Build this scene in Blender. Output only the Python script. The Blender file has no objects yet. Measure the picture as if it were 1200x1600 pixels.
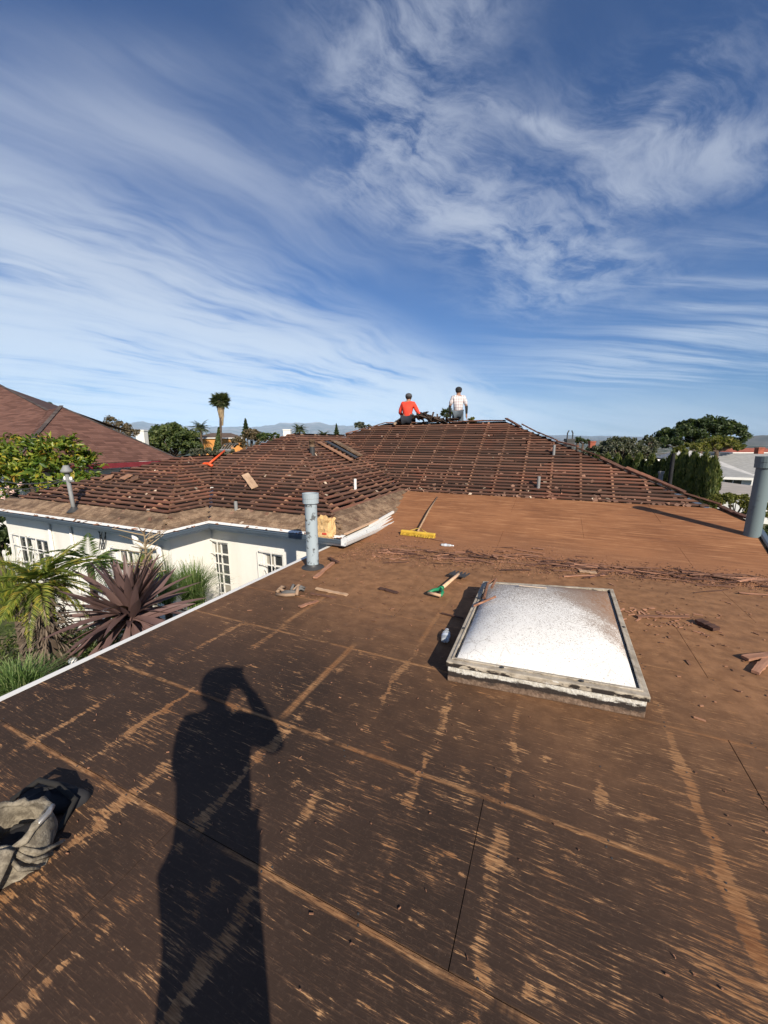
import bpy, bmesh, math, random
import numpy as np
from mathutils import Vector, Matrix, noise as mnoise
random.seed(7); rng = np.random.default_rng(7)
R = math.radians
scene = bpy.context.scene
col = scene.collection

# ------------------------------------------------------------------ camera
F_PX, HOR, H = 600.0, 688.0, 1.65            # focal length / horizon row in the 1200x1600 photograph, lens height
PITCH = math.atan((800 - HOR) / F_PX); YAW = R(23.9)
FWH = Vector((-math.sin(YAW), math.cos(YAW), 0)); RT = Vector((math.cos(YAW), math.sin(YAW), 0)); UPV = Vector((0, 0, 1))
FW = FWH * math.cos(PITCH) - UPV * math.sin(PITCH); CU = FWH * math.sin(PITCH) + UPV * math.cos(PITCH)
CAM = Vector((0, 0, H))
cd = bpy.data.cameras.new('camera'); cam = bpy.data.objects.new('camera', cd); col.objects.link(cam)
cd.sensor_fit = 'VERTICAL'; cd.sensor_height = 24.0; cd.lens = 24.0 * F_PX / 1600.0
cd.clip_start = 0.05; cd.clip_end = 120000
mw = Matrix((RT, CU, -FW)).transposed().to_4x4(); mw.translation = CAM
cam.matrix_world = mw
scene.camera = cam
def ray(px, py): return FW + RT * ((px - 600) / F_PX) + CU * ((800 - py) / F_PX)
def atz(px, py, z): d = ray(px, py); return CAM + d * ((z - H) / d.z)
def aty(px, py, y): d = ray(px, py); return CAM + d * (y / d.y)
def atx(px, py, x): d = ray(px, py); return CAM + d * (x / d.x)
def atd(px, py, D): return CAM + ray(px, py) * D
def atpl(px, py, p0, n):
    d = ray(px, py); n = Vector(n); return CAM + d * ((Vector(p0) - CAM).dot(n) / d.dot(n))

# ------------------------------------------------------------------ light
SUN_EL, SUN_AZ = R(30.7), R(133.4)           # azimuth clockwise from +Y
SUND = Vector((math.sin(SUN_AZ) * math.cos(SUN_EL), math.cos(SUN_AZ) * math.cos(SUN_EL), math.sin(SUN_EL)))
sl = bpy.data.lights.new('sun', 'SUN'); sl.energy = 5.0; sl.angle = R(0.53); sl.color = (1.0, 0.90, 0.76)
so = bpy.data.objects.new('sun', sl); col.objects.link(so); so.location = (30, -30, 40)
so.rotation_euler = (-SUND).to_track_quat('-Z', 'Y').to_euler()
vs = scene.view_settings; vs.view_transform = 'Standard'; vs.look = 'None'; vs.exposure = 0.48; vs.gamma = 1.0; vs.use_curve_mapping = False
scene.cycles.max_bounces = 5; scene.cycles.diffuse_bounces = 2; scene.cycles.glossy_bounces = 2; scene.cycles.transmission_bounces = 2; scene.cycles.transparent_max_bounces = 8
scene.cycles.volume_bounces = 0; scene.cycles.use_denoising = True; scene.cycles.use_adaptive_sampling = True; scene.cycles.adaptive_threshold = 0.02
try: scene.cycles.denoiser = 'OPENIMAGEDENOISE'
except Exception: pass
scene.cycles.sample_clamp_indirect = 6

# ------------------------------------------------------------------ node helper
class NH:
    def __init__(s, nt): s.nt = nt; nt.nodes.clear()
    def n(s, t, **kw):
        x = s.nt.nodes.new(t)
        for k, v in kw.items(): setattr(x, k, v)
        return x
    def put(s, sock, v):
        if hasattr(v, 'is_output') or isinstance(v, bpy.types.NodeSocket): s.nt.links.new(v, sock)
        elif v is not None:
            try: sock.default_value = v
            except Exception:
                sock.default_value = (v[0], v[1], v[2], 1.0) if len(v) == 3 else v
    def math(s, op, a, b=None, c=None, clamp=False):
        x = s.n('ShaderNodeMath', operation=op); x.use_clamp = clamp
        for i, v in enumerate((a, b, c)):
            if v is not None: s.put(x.inputs[i], v)
        return x.outputs[0]
    def vm(s, op, a, b=None, scale=None):
        x = s.n('ShaderNodeVectorMath', operation=op); s.put(x.inputs[0], a)
        if b is not None: s.put(x.inputs[1], b)
        if scale is not None: s.put(x.inputs[3], scale)
        return x.outputs['Value'] if op in ('DOT_PRODUCT', 'LENGTH') else x.outputs[0]
    def sep(s, v): x = s.n('ShaderNodeSeparateXYZ'); s.put(x.inputs[0], v); return x.outputs
    def comb(s, a, b, c):
        x = s.n('ShaderNodeCombineXYZ')
        for i, v in enumerate((a, b, c)): s.put(x.inputs[i], v)
        return x.outputs[0]
    def noise(s, vec, scale=1.0, detail=4.0, rough=0.55, dist=0.0, col=False):
        x = s.n('ShaderNodeTexNoise'); s.put(x.inputs['Vector'], vec); x.inputs['Scale'].default_value = scale
        x.inputs['Detail'].default_value = detail; x.inputs['Roughness'].default_value = rough; x.inputs['Distortion'].default_value = dist
        return x.outputs['Color' if col else 'Fac']
    def vor(s, vec, scale=1.0, feature='F1', out='Distance'):
        x = s.n('ShaderNodeTexVoronoi', feature=feature); s.put(x.inputs['Vector'], vec); x.inputs['Scale'].default_value = scale
        return x.outputs[out]
    def ss(s, v, lo, hi, a=0.0, b=1.0):
        x = s.n('ShaderNodeMapRange', interpolation_type='SMOOTHSTEP'); x.clamp = True
        s.put(x.inputs[0], v)
        for i, q in enumerate((lo, hi, a, b)): s.put(x.inputs[i + 1], q)
        return x.outputs[0]
    def mix(s, f, a, b, blend='MIX'):
        x = s.n('ShaderNodeMix', data_type='RGBA', blend_type=blend); s.put(x.inputs[0], f); s.put(x.inputs[6], a); s.put(x.inputs[7], b)
        return x.outputs[2]
    def ramp(s, f, stops):
        x = s.n('ShaderNodeValToRGB'); e = x.color_ramp.elements
        while len(e) < len(stops): e.new(0.5)
        for q, (p, c) in zip(e, stops): q.position = p; q.color = (*c, 1) if len(c) == 3 else c
        s.put(x.inputs[0], f); return x.outputs[0]
    def mul(s, v, sc): return s.vm('MULTIPLY', v, sc)
    def pos(s): return s.n('ShaderNodeNewGeometry').outputs['Position']
    def nrm(s): return s.n('ShaderNodeNewGeometry').outputs['Normal']
    def island(s): return s.n('ShaderNodeNewGeometry').outputs['Random Per Island']
    def obj(s): return s.n('ShaderNodeTexCoord').outputs['Object']
    def rnd(s): return s.n('ShaderNodeObjectInfo').outputs['Random']
    def out(s, base, rough=0.7, bump=None, bs=0.3, bd=0.02, metal=0.0, spec=0.4, **kw):
        p = s.n('ShaderNodeBsdfPrincipled'); s.put(p.inputs['Base Color'], base); s.put(p.inputs['Roughness'], rough)
        s.put(p.inputs['Metallic'], metal); s.put(p.inputs['Specular IOR Level'], spec)
        for k, v in kw.items(): s.put(p.inputs[k], v)
        if bump is not None:
            b = s.n('ShaderNodeBump'); b.inputs['Strength'].default_value = bs; b.inputs['Distance'].default_value = bd
            s.put(b.inputs['Height'], bump); s.put(p.inputs['Normal'], b.outputs[0])
        o = s.n('ShaderNodeOutputMaterial'); s.nt.links.new(p.outputs[0], o.inputs[0]); return p
def mat(name):
    m = bpy.data.materials.new(name); m.use_nodes = True; return m, NH(m.node_tree)

# ------------------------------------------------------------------ world: sky with high cirrus
w = bpy.data.worlds.new('World'); scene.world = w; w.use_nodes = True
w.cycles.sampling_method = 'MANUAL'; w.cycles.sample_map_resolution = 256
h = NH(w.node_tree)
sky = h.n('ShaderNodeTexSky', sky_type='NISHITA'); sky.sun_disc = False
sky.sun_elevation = SUN_EL; sky.sun_rotation = SUN_AZ; sky.altitude = 60; sky.air_density = 1.0; sky.dust_density = 0.35; sky.ozone_density = 2.2
dirv = h.vm('NORMALIZE', h.n('ShaderNodeTexCoord').outputs['Generated'])
dz = h.math('MAXIMUM', h.sep(dirv)[2], 0.0)
den = h.math('ADD', dz, 0.10)
ca = h.math('DIVIDE', h.vm('DOT_PRODUCT', dirv, tuple(RT)), den)     # cloud-layer plane, across
cb = h.math('DIVIDE', h.vm('DOT_PRODUCT', dirv, tuple(FWH)), den)    # cloud-layer plane, ahead
P = h.comb(ca, cb, 0.0)
def rot2(v, th, sa, sb):
    s_ = h.sep(v); c, q = math.cos(th), math.sin(th)
    x = h.math('ADD', h.math('MULTIPLY', s_[0], c * sa), h.math('MULTIPLY', s_[1], q * sa))
    y = h.math('ADD', h.math('MULTIPLY', s_[0], -q * sb), h.math('MULTIPLY', s_[1], c * sb))
    return h.comb(x, y, 0.0)
def warp(v, sc, amt, det=3):
    n_ = h.vm('SUBTRACT', h.noise(v, sc, det, 0.5, col=True), (0.5, 0.5, 0.5))
    return h.vm('ADD', v, h.vm('SCALE', n_, scale=amt))
def gauss(a0, b0, th, ra, rb):
    v = rot2(h.vm('SUBTRACT', P, (a0, b0, 0)), th, 1 / ra, 1 / rb)
    return h.math('EXPONENT', h.math('MULTIPLY', h.vm('DOT_PRODUCT', v, v), -1.0))
def addm(*xs):
    r = xs[0]
    for x in xs[1:]: r = h.math('ADD', r, x)
    return r
def mulm(*xs):
    r = xs[0]
    for x in xs[1:]: r = h.math('MULTIPLY', r, x)
    return r
W1 = warp(P, 1.1, 0.55)
W2 = warp(W1, 3.4, 0.11)
def plane_uv(px, py):
    d = ray(px, py).normalized(); q = d.z + 0.10; return Vector((d.dot(RT) / q, d.dot(FWH) / q))
def gseg(x0, y0, x1, y1, wpx, amp=1.0, ext=1.0):          # elongated soft patch of cloud lying along a line of the cloud layer
    a, b = plane_uv(x0, y0), plane_uv(x1, y1); c = plane_uv((x0 + x1) / 2, (y0 + y1) / 2); e = (b - a); L = e.length; e.normalize()
    nx, ny = -(y1 - y0), (x1 - x0); q = math.hypot(nx, ny); d = plane_uv((x0 + x1) / 2 + nx / q * wpx, (y0 + y1) / 2 + ny / q * wpx) - c
    rb = abs(d.x * -e.y + d.y * e.x); g = gauss(c.x, c.y, math.atan2(e.y, e.x), L / 2 * ext, max(rb, 0.01))
    return g if amp == 1.0 else h.math('MULTIPLY', g, amp)
# long soft bands, running away to the right
W0 = warp(P, 0.9, 0.30, 2)
bands = h.noise(rot2(W1, R(52), 0.42, 1.7), 1.3, 4, 0.55)
fine = h.noise(rot2(W2, R(48), 0.8, 4.0), 1.6, 6, 0.62)
tex = addm(bands, h.math('MULTIPLY', fine, 0.5))
veil_m = h.ss(h.math('SUBTRACT', cb, h.math('MULTIPLY', ca, 1.35)), 2.1, 4.2)
veil = mulm(veil_m, h.ss(tex, 0.53, 0.90), 2.2)
upv = mulm(addm(gseg(-40, 130, 540, 310, 55, 0.75), gseg(-60, 330, 420, 470, 60, 0.9), gseg(100, 60, 420, 130, 40, 0.35), gseg(380, 330, 620, 420, 50, 0.45)), h.ss(tex, 0.52, 0.93, 0.08, 1.0), 1.0)
# feathers
wisp = h.noise(rot2(warp(W2, 9.0, 0.06), R(35), 0.9, 2.4), 2.6, 7, 0.68)
curl = h.noise(W2, 3.4, 6, 0.62)
fm = addm(gseg(500, 60, 740, 100, 95, 1.0), gseg(540, 180, 740, 260, 60, 1.05), gseg(610, 290, 1000, 430, 62, 1.15), gseg(640, 300, 760, 360, 40, 0.5), gseg(740, 150, 930, 235, 16, 0.9), gseg(880, 190, 1260, 270, 70, 1.0),
          gseg(900, 290, 1060, 320, 26, 0.7), gseg(960, 150, 1220, 60, 55, 0.55), gseg(760, 430, 930, 480, 50, 0.55), gseg(480, 240, 600, 330, 40, 0.45), gseg(640, 0, 800, 10, 60, 0.5))
feath = mulm(fm, h.ss(addm(h.math('MULTIPLY', wisp, 0.72), h.math('MULTIPLY', curl, 0.5)), 0.48, 0.82), 1.15)
# thin streaks low on the right
st = h.noise(rot2(W0, R(3), 0.30, 3.0), 1.5, 6, 0.66)
stm = addm(gseg(900, 440, 1300, 446, 8, 0.9), gseg(960, 480, 1300, 480, 9, 0.9), gseg(1000, 520, 1300, 512, 14, 0.8), gseg(780, 570, 1300, 570, 34, 1.1), gseg(1040, 370, 1300, 385, 22, 0.5))
streak = mulm(stm, h.ss(st, 0.36, 0.66), 0.95)
low = mulm(h.ss(cb, 3.2, 7.0), h.ss(h.noise(rot2(W0, R(28), 0.25, 1.2), 1.0, 6, 0.6), 0.36, 0.62, 0.4, 1.0), 1.3)
backm = mulm(h.ss(cb, 0.95, 0.2), h.ss(addm(bands, h.math('MULTIPLY', fine, 0.5)), 0.50, 0.98), 0.35)  # unseen cloud behind the camera, added to whiten the fill light
dens = h.math('MULTIPLY', h.math('SUBTRACT', 1.0, h.math('EXPONENT', h.math('MULTIPLY', addm(veil, upv, feath, streak, low, backm, h.math('MULTIPLY', tex, 0.03)), -1.15))), h.ss(h.sep(dirv)[2], -0.02, 0.01, 0.0, 0.86), clamp=True)
skyc = h.mix(1.0, sky.outputs[0], (0.37, 0.69, 1.13, 1), 'MULTIPLY')
hs = h.n('ShaderNodeHueSaturation'); hs.inputs['Saturation'].default_value = 1.0; h.put(hs.inputs['Color'], skyc)
ccol = h.mix(h.ss(dz, 0.0, 0.5), (9.4, 10.8, 12.0, 1), (6.9, 7.6, 9.0, 1))
fin = h.mix(dens, hs.outputs[0], ccol)
bg = h.n('ShaderNodeBackground'); h.put(bg.inputs[0], fin); bg.inputs[1].default_value = 0.062
wo = h.n('ShaderNodeOutputWorld'); w.node_tree.links.new(bg.outputs[0], wo.inputs[0])

# ------------------------------------------------------------------ mesh helpers
class MB:
    def __init__(s): s.v = []; s.f = []
    def add(s, vs, fs):
        b = len(s.v); s.v += [tuple(v) for v in vs]; s.f += [tuple(i + b for i in f) for f in fs]; return s
    def box(s, c, d, rot=None):
        c = Vector(c); hx, hy, hz = d[0] / 2, d[1] / 2, d[2] / 2
        vs = [Vector((x, y, z)) for x in (-hx, hx) for y in (-hy, hy) for z in (-hz, hz)]
        if rot is not None: vs = [rot @ v for v in vs]
        return s.add([v + c for v in vs], [(0, 1, 3, 2), (4, 6, 7, 5), (0, 4, 5, 1), (2, 3, 7, 6), (0, 2, 6, 4), (1, 5, 7, 3)])
    def tube(s, pts, rad, n=8, cap=True):
        pts = [Vector(p) for p in pts]; rads = rad if isinstance(rad, (list, tuple)) else [rad] * len(pts)
        rings = []; ref = None
        for i, p in enumerate(pts):
            d = (pts[min(i + 1, len(pts) - 1)] - pts[max(i - 1, 0)]).normalized()
            if ref is None: ref = Vector((0, 0, 1)) if abs(d.z) < 0.9 else Vector((1, 0, 0))
            a = d.cross(ref).normalized(); b = a.cross(d).normalized()
            rings.append([p + a * (rads[i] * math.cos(2 * math.pi * k / n)) + b * (rads[i] * math.sin(2 * math.pi * k / n)) for k in range(n)])
        vs = [v for r in rings for v in r]; fs = []
        for i in range(len(pts) - 1):
            for k in range(n): fs.append((i * n + k, i * n + (k + 1) % n, (i + 1) * n + (k + 1) % n, (i + 1) * n + k))
        if cap: fs += [tuple(range(n - 1, -1, -1)), tuple((len(pts) - 1) * n + k for k in range(n))]
        return s.add(vs, fs)
    def lathe(s, c, prof, n=20, capb=False, capt=False):
        c = Vector(c); vs = []; fs = []
        for r, z in prof: vs += [c + Vector((r * math.cos(2 * math.pi * k / n), r * math.sin(2 * math.pi * k / n), z)) for k in range(n)]
        for i in range(len(prof) - 1):
            for k in range(n): fs.append((i * n + k, i * n + (k + 1) % n, (i + 1) * n + (k + 1) % n, (i + 1) * n + k))
        if capb: fs.append(tuple(range(n - 1, -1, -1)))
        if capt: fs.append(tuple((len(prof) - 1) * n + k for k in range(n)))
        return s.add(vs, fs)
    def prism(s, poly, off):
        n = len(poly); off = Vector(off); a = [Vector(p) for p in poly]; b = [p + off for p in a]
        return s.add(a + b, [tuple(range(n - 1, -1, -1)), tuple(range(n, 2 * n))] + [(i, (i + 1) % n, n + (i + 1) % n, n + i) for i in range(n)])
    def mesh(s, name, m, smooth=False):
        me = bpy.data.meshes.new(name); me.from_pydata(s.v, [], s.f); me.update()
        if m: me.materials.append(m)
        if smooth: me.polygons.foreach_set('use_smooth', [True] * len(me.polygons))
        return me
    def build(s, name, m, parent=None, smooth=False, recalc=True):
        me = s.mesh(name, m, smooth)
        if recalc:
            bm = bmesh.new(); bm.from_mesh(me); bmesh.ops.recalc_face_normals(bm, faces=bm.faces); bm.to_mesh(me); bm.free()
        return link(name, me, parent)
def link(name, me, parent=None, mtx=None):
    o = bpy.data.objects.new(name, me); col.objects.link(o)
    if mtx is not None: o.matrix_basis = mtx
    if parent is not None:
        o.parent = parent; o.matrix_parent_inverse = world_of(parent).inverted()
    return o
def world_of(o):
    m = o.matrix_basis.copy()
    if o.parent is not None: m = world_of(o.parent) @ o.matrix_parent_inverse @ m
    return m
def tag(o, label=None, cat=None, group=None, kind=None):
    if label: o['label'] = label
    if cat: o['category'] = cat
    if group: o['group'] = group
    if kind: o['kind'] = kind
    return o
def empty(name, loc, label, cat, group=None, rz=0.0):
    o = bpy.data.objects.new(name, None); col.objects.link(o); o.location = loc; o.rotation_euler = (0, 0, rz); o.empty_display_size = 0.2
    o.matrix_basis = Matrix.Translation(Vector(loc)) @ Matrix.Rotation(rz, 4, 'Z')
    return tag(o, label, cat, group)
def bevel(o, wd, seg=2):
    md = o.modifiers.new('bevel', 'BEVEL'); md.width = wd; md.segments = seg; md.limit_method = 'ANGLE'
def smooth(o): o.data.polygons.foreach_set('use_smooth', [True] * len(o.data.polygons))
def np_mesh(name, verts, faces, m):           # verts (N,3), faces (M,k) arrays
    me = bpy.data.meshes.new(name); k = faces.shape[1]
    me.vertices.add(len(verts)); me.vertices.foreach_set('co', verts.astype(np.float32).ravel())
    me.loops.add(faces.size); me.loops.foreach_set('vertex_index', faces.astype(np.int32).ravel())
    me.polygons.add(len(faces)); me.polygons.foreach_set('loop_start', np.arange(0, faces.size, k, dtype=np.int32)); me.polygons.foreach_set('loop_total', np.full(len(faces), k, dtype=np.int32))
    me.update(calc_edges=True)
    if m: me.materials.append(m)
    return me
def unit(a): return a / np.maximum(np.linalg.norm(a, axis=1, keepdims=True), 1e-6)
def leaves_mesh(name, c, d, nrm, L, Wd, m, bend=0.25):
    """pointed leaves: centre c, direction d, normal nrm, length L, width Wd; folded along the midrib"""
    d = unit(d); s_ = unit(np.cross(d, nrm)); nn = np.cross(s_, d); L = np.broadcast_to(np.asarray(L, float).reshape(-1, 1), (len(c), 1)); Wd = np.broadcast_to(np.asarray(Wd, float).reshape(-1, 1), (len(c), 1))
    b = c - d * L * 0.5; mid = c + nn * L * 0.04; t = c + d * L * 0.5 - nn * L * bend * 0.5
    l_ = c - s_ * Wd * 0.5 + nn * Wd * 0.18; r_ = c + s_ * Wd * 0.5 + nn * Wd * 0.18
    v = np.stack([b, l_, t, r_], 1).reshape(-1, 3)
    i = np.arange(len(c)) * 4
    f = np.concatenate([np.stack([i, i + 1, i + 2], 1), np.stack([i, i + 2, i + 3], 1)])
    return np_mesh(name, v, f, m)
def rdir(n): return unit(rng.normal(size=(n, 3)))

# ------------------------------------------------------------------ materials
def m_plain(name, c, rough=0.7, var=0.15, scale=6.0, metal=0.0, bs=0.15, spec=0.4):
    m, n = mat(name); o = n.pos(); f = n.noise(o, scale, 5, 0.6)
    lo = tuple(x * (1 - var) for x in c); hi = tuple(min(1, x * (1 + var)) for x in c)
    n.out(n.mix(n.ss(f, 0.3, 0.7), lo, hi), rough, bump=n.noise(o, scale * 6, 4), bs=bs, bd=0.004, metal=metal, spec=spec); return m
def m_wood(name, dark, light, red=None, grain=(2.0, 40.0, 40.0), rough=0.85, island=False):
    """weathered wood; grain runs along the object's x axis"""
    m, n = mat(name); g = n.mul(n.obj(), grain)
    rn = n.island() if island else n.rnd()
    sh = n.vm('ADD', g, n.comb(n.math('MULTIPLY', rn, 37.0), n.math('MULTIPLY', rn, 91.0), 0.0))
    f = n.noise(sh, 1.0, 6, 0.6); f2 = n.noise(n.pos(), 1.3, 4, 0.6)
    c = n.mix(n.ss(f, 0.25, 0.75), dark, light)
    c = n.mix(n.math('MULTIPLY', n.ss(f2, 0.4, 0.75), 0.65), c, red or tuple(x * 1.3 for x in light))
    br = n.math('ADD', 0.55, n.math('MULTIPLY', rn, 0.85))
    c = n.mix(1.0, c, n.comb(br, br, br), 'MULTIPLY')
    n.out(c, rough, bump=f, bs=0.5, bd=0.006); return m
def m_leaf(name, stops, rough=0.55, trans=0.35):
    m, n = mat(name); r = n.island()
    c = n.ramp(r, [(p_, tuple(min(0.6, 1.5 * q_) for q_ in c_)) for p_, c_ in stops])
    c = n.mix(n.math('MULTIPLY', n.ss(n.noise(n.pos(), 0.9, 3), 0.35, 0.7), 0.45), c, n.mix(1.0, c, (0.55, 0.6, 0.5, 1), 'MULTIPLY'))
    p = n.n('ShaderNodeBsdfPrincipled'); n.put(p.inputs['Base Color'], c); p.inputs['Roughness'].default_value = rough; p.inputs['Specular IOR Level'].default_value = 0.35
    t = n.n('ShaderNodeBsdfTranslucent'); n.put(t.inputs[0], n.mix(1.0, c, (1.3, 1.5, 0.6, 1), 'MULTIPLY'))
    mx = n.n('ShaderNodeMixShader'); mx.inputs[0].default_value = trans; n.nt.links.new(p.outputs[0], mx.inputs[1]); n.nt.links.new(t.outputs[0], mx.inputs[2])
    o = n.n('ShaderNodeOutputMaterial'); n.nt.links.new(mx.outputs[0], o.inputs[0]); return m

ROWS = [-4.0, -2.78, -1.56, -0.29, 0.93, 1.58, 2.50, 3.17, 4.39, 5.50]    # plywood seams on the flat deck (y)
def deck_material():
    m, n = mat('scraped_plywood'); p = n.pos(); s_ = n.sep(p); x, y = s_[0], s_[1]
    wob = n.noise(n.mul(p, (1.2, 1.2, 1.2)), 1.5, 3)
    # grain streaks along x
    wy = n.vm('ADD', p, n.comb(0.0, n.math('MULTIPLY', n.math('SUBTRACT', n.noise(n.mul(p, (1.0, 0.5, 1)), 1.3, 2), 0.5), 0.05), 0.0))
    g1 = n.noise(n.mul(wy, (6.5, 95.0, 1.0)), 1.0, 7, 0.66)
    g2 = n.noise(n.mul(wy, (22.0, 250.0, 1.0)), 1.0, 4, 0.62)
    streak = n.math('ADD', n.math('MULTIPLY', g1, 0.66), n.math('MULTIPLY', g2, 0.34))
    # where the felt was scraped through: over the joists (every 16 in) and in loose patches
    jx = n.math('ADD', n.math('DIVIDE', n.math('ADD', x, 0.91 + 40.6), 0.406), n.math('MULTIPLY', n.math('SUBTRACT', n.noise(n.mul(p, (0.5, 3.0, 1)), 1.0, 4, 0.65), 0.5), 0.30))
    jd = n.math('ABSOLUTE', n.math('SUBTRACT', n.math('FRACT', n.math('ADD', jx, 0.5)), 0.5))
    jw = n.ss(n.noise(n.mul(p, (5.0, 5.0, 1)), 1.0, 4, 0.65), 0.30, 0.75, 0.03, 0.18)
    joist = n.ss(jd, n.math('MULTIPLY', jw, 0.3), jw, 1.0, 0.0)
    jm = n.ss(n.noise(n.mul(p, (1.9, 1.5, 1)), 1.0, 5, 0.65, 0.5), 0.44, 0.60)
    patch = n.ss(n.noise(n.mul(p, (2.2, 2.6, 1)), 1.0, 6, 0.66, 0.4), 0.48, 0.70)
    medium = n.ss(n.noise(n.mul(p, (4.0, 16.0, 1)), 1.0, 6, 0.65), 0.48, 0.70)
    right_ = n.math('MULTIPLY', n.ss(n.math('ADD', x, n.math('MULTIPLY', n.math('SUBTRACT', n.noise(p, 1.4, 4), 0.5), 1.6)), -0.6, 1.1), 0.05)
    near = n.ss(y, 1.4, 3.8, 1.0, 0.45)
    cov = addn(n, n.math('MULTIPLY', n.math('MULTIPLY', joist, jm), 0.155), n.math('MULTIPLY', patch, 0.085), n.math('MULTIPLY', medium, 0.09), n.math('MULTIPLY', n.ss(n.noise(n.mul(p, (5.0, 8.0, 1)), 1.0, 5, 0.68, 0.3), 0.57, 0.68), 0.12), right_)
    cov = n.math('MULTIPLY', cov, near)
    thr = n.math('SUBTRACT', 0.622, cov)
    bare = n.ss(n.math('SUBTRACT', streak, thr), -0.018, 0.030)
    scuff = n.math('MULTIPLY', n.ss(n.math('SUBTRACT', streak, thr), -0.085, 0.0), 0.42)
    # strips along the seams, left where tape came off
    seam = None
    for k, yy in enumerate((0.93, 1.58, 2.50, 3.17, 4.39)):
        d = n.math('ABSOLUTE', n.math('SUBTRACT', n.math('ADD', y, n.math('MULTIPLY', n.math('SUBTRACT', g1, 0.5), 0.02)), yy + (0.012 if k % 2 else -0.012)))
        q = n.ss(d, 0.004, 0.018, 1.0, 0.0)
        seam = q if seam is None else n.math('MAXIMUM', seam, q)
    sb = n.ss(n.noise(n.mul(p, (2.3, 0.6, 1)), 1.0, 6, 0.72), 0.38, 0.52)
    for xx, ya, yb in ((-1.4, 1.6, 2.6), (-0.92, 2.75, 4.0), (-2.16, 2.6, 4.1)):
        d = n.math('ABSOLUTE', n.math('SUBTRACT', n.math('ADD', x, n.math('MULTIPLY', n.math('SUBTRACT', wob, 0.5), 0.05)), xx))
        q = n.math('MULTIPLY', n.ss(d, 0.008, 0.035, 1.0, 0.0), n.math('MULTIPLY', n.ss(y, ya, ya + 0.1), n.ss(y, yb - 0.1, yb, 1.0, 0.0)))
        seam = n.math('MAXIMUM', seam, q)
    seam = n.math('MULTIPLY', n.math('MULTIPLY', seam, sb), n.ss(streak, 0.36, 0.50))
    bare = n.math('MAXIMUM', bare, n.math('MULTIPLY', seam, 0.92))
    big = n.noise(p, 0.8, 5, 0.6); fine = n.noise(p, 55, 5, 0.7); mid = n.noise(p, 9, 5, 0.65)
    felt = n.mix(n.ss(big, 0.3, 0.7), (0.028, 0.0165, 0.0112), (0.052, 0.0295, 0.0188))
    felt = n.mix(n.math('MULTIPLY', n.ss(fine, 0.52, 0.72), 0.40), felt, (0.115, 0.072, 0.048))
    felt = n.mix(n.math('MULTIPLY', n.ss(n.noise(p, 150, 3, 0.6), 0.66, 0.74), 0.6), felt, (0.22, 0.16, 0.11))
    felt = n.mix(n.math('MULTIPLY', n.ss(mid, 0.55, 0.8), 0.30), felt, (0.085, 0.05, 0.033))
    felt = n.mix(scuff, felt, (0.150, 0.080, 0.044))
    wood = n.mix(n.ss(g2, 0.3, 0.7), (0.26, 0.120, 0.046), (0.54, 0.31, 0.145))
    wood = n.mix(n.math('MULTIPLY', n.ss(g1, 0.62, 0.45), 0.5), wood, (0.13, 0.062, 0.030))
    wood = n.mix(n.ss(n.noise(p, 2.2, 4), 0.35, 0.7), wood, n.mix(1.0, wood, (0.62, 0.50, 0.42, 1), 'MULTIPLY'))
    c = n.mix(bare, felt, wood)
    # red wood dust, thick under the stripped roof and thinning towards the open deck
    edge = n.math('ADD', n.math('ADD', y, n.math('MULTIPLY', x, 0.22)), n.math('MULTIPLY', n.math('SUBTRACT', n.noise(p, 0.7, 5, 0.6), 0.5), 2.6))
    dm = n.math('MULTIPLY', n.ss(edge, 1.1, 3.9), n.ss(n.noise(n.mul(p, (2.0, 5.0, 1)), 1.0, 6, 0.65), 0.15, 0.62, 0.55, 0.97))
    dust = n.mix(n.ss(mid, 0.3, 0.7), (0.20, 0.096, 0.042), (0.315, 0.16, 0.074))
    dust = n.mix(n.math('MULTIPLY', n.ss(fine, 0.58, 0.78), 0.4), dust, (0.38, 0.21, 0.12))
    c = n.mix(n.math('MULTIPLY', dm, n.math('SUBTRACT', 1.0, n.math('MULTIPLY', bare, 0.45))), c, dust)
    hgt = addn(n, n.math('MULTIPLY', streak, 0.6), n.math('MULTIPLY', fine, 0.25), n.math('MULTIPLY', mid, 0.5), n.math('MULTIPLY', bare, -0.4))
    n.out(c, n.math('SUBTRACT', 0.86, n.math('MULTIPLY', n.ss(big, 0.4, 0.7), 0.12)), bump=hgt, bs=0.55, bd=0.006, spec=0.3); return m
def addn(n, *xs):
    r = xs[0]
    for q in xs[1:]: r = n.math('ADD', r, q)
    return r
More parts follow.
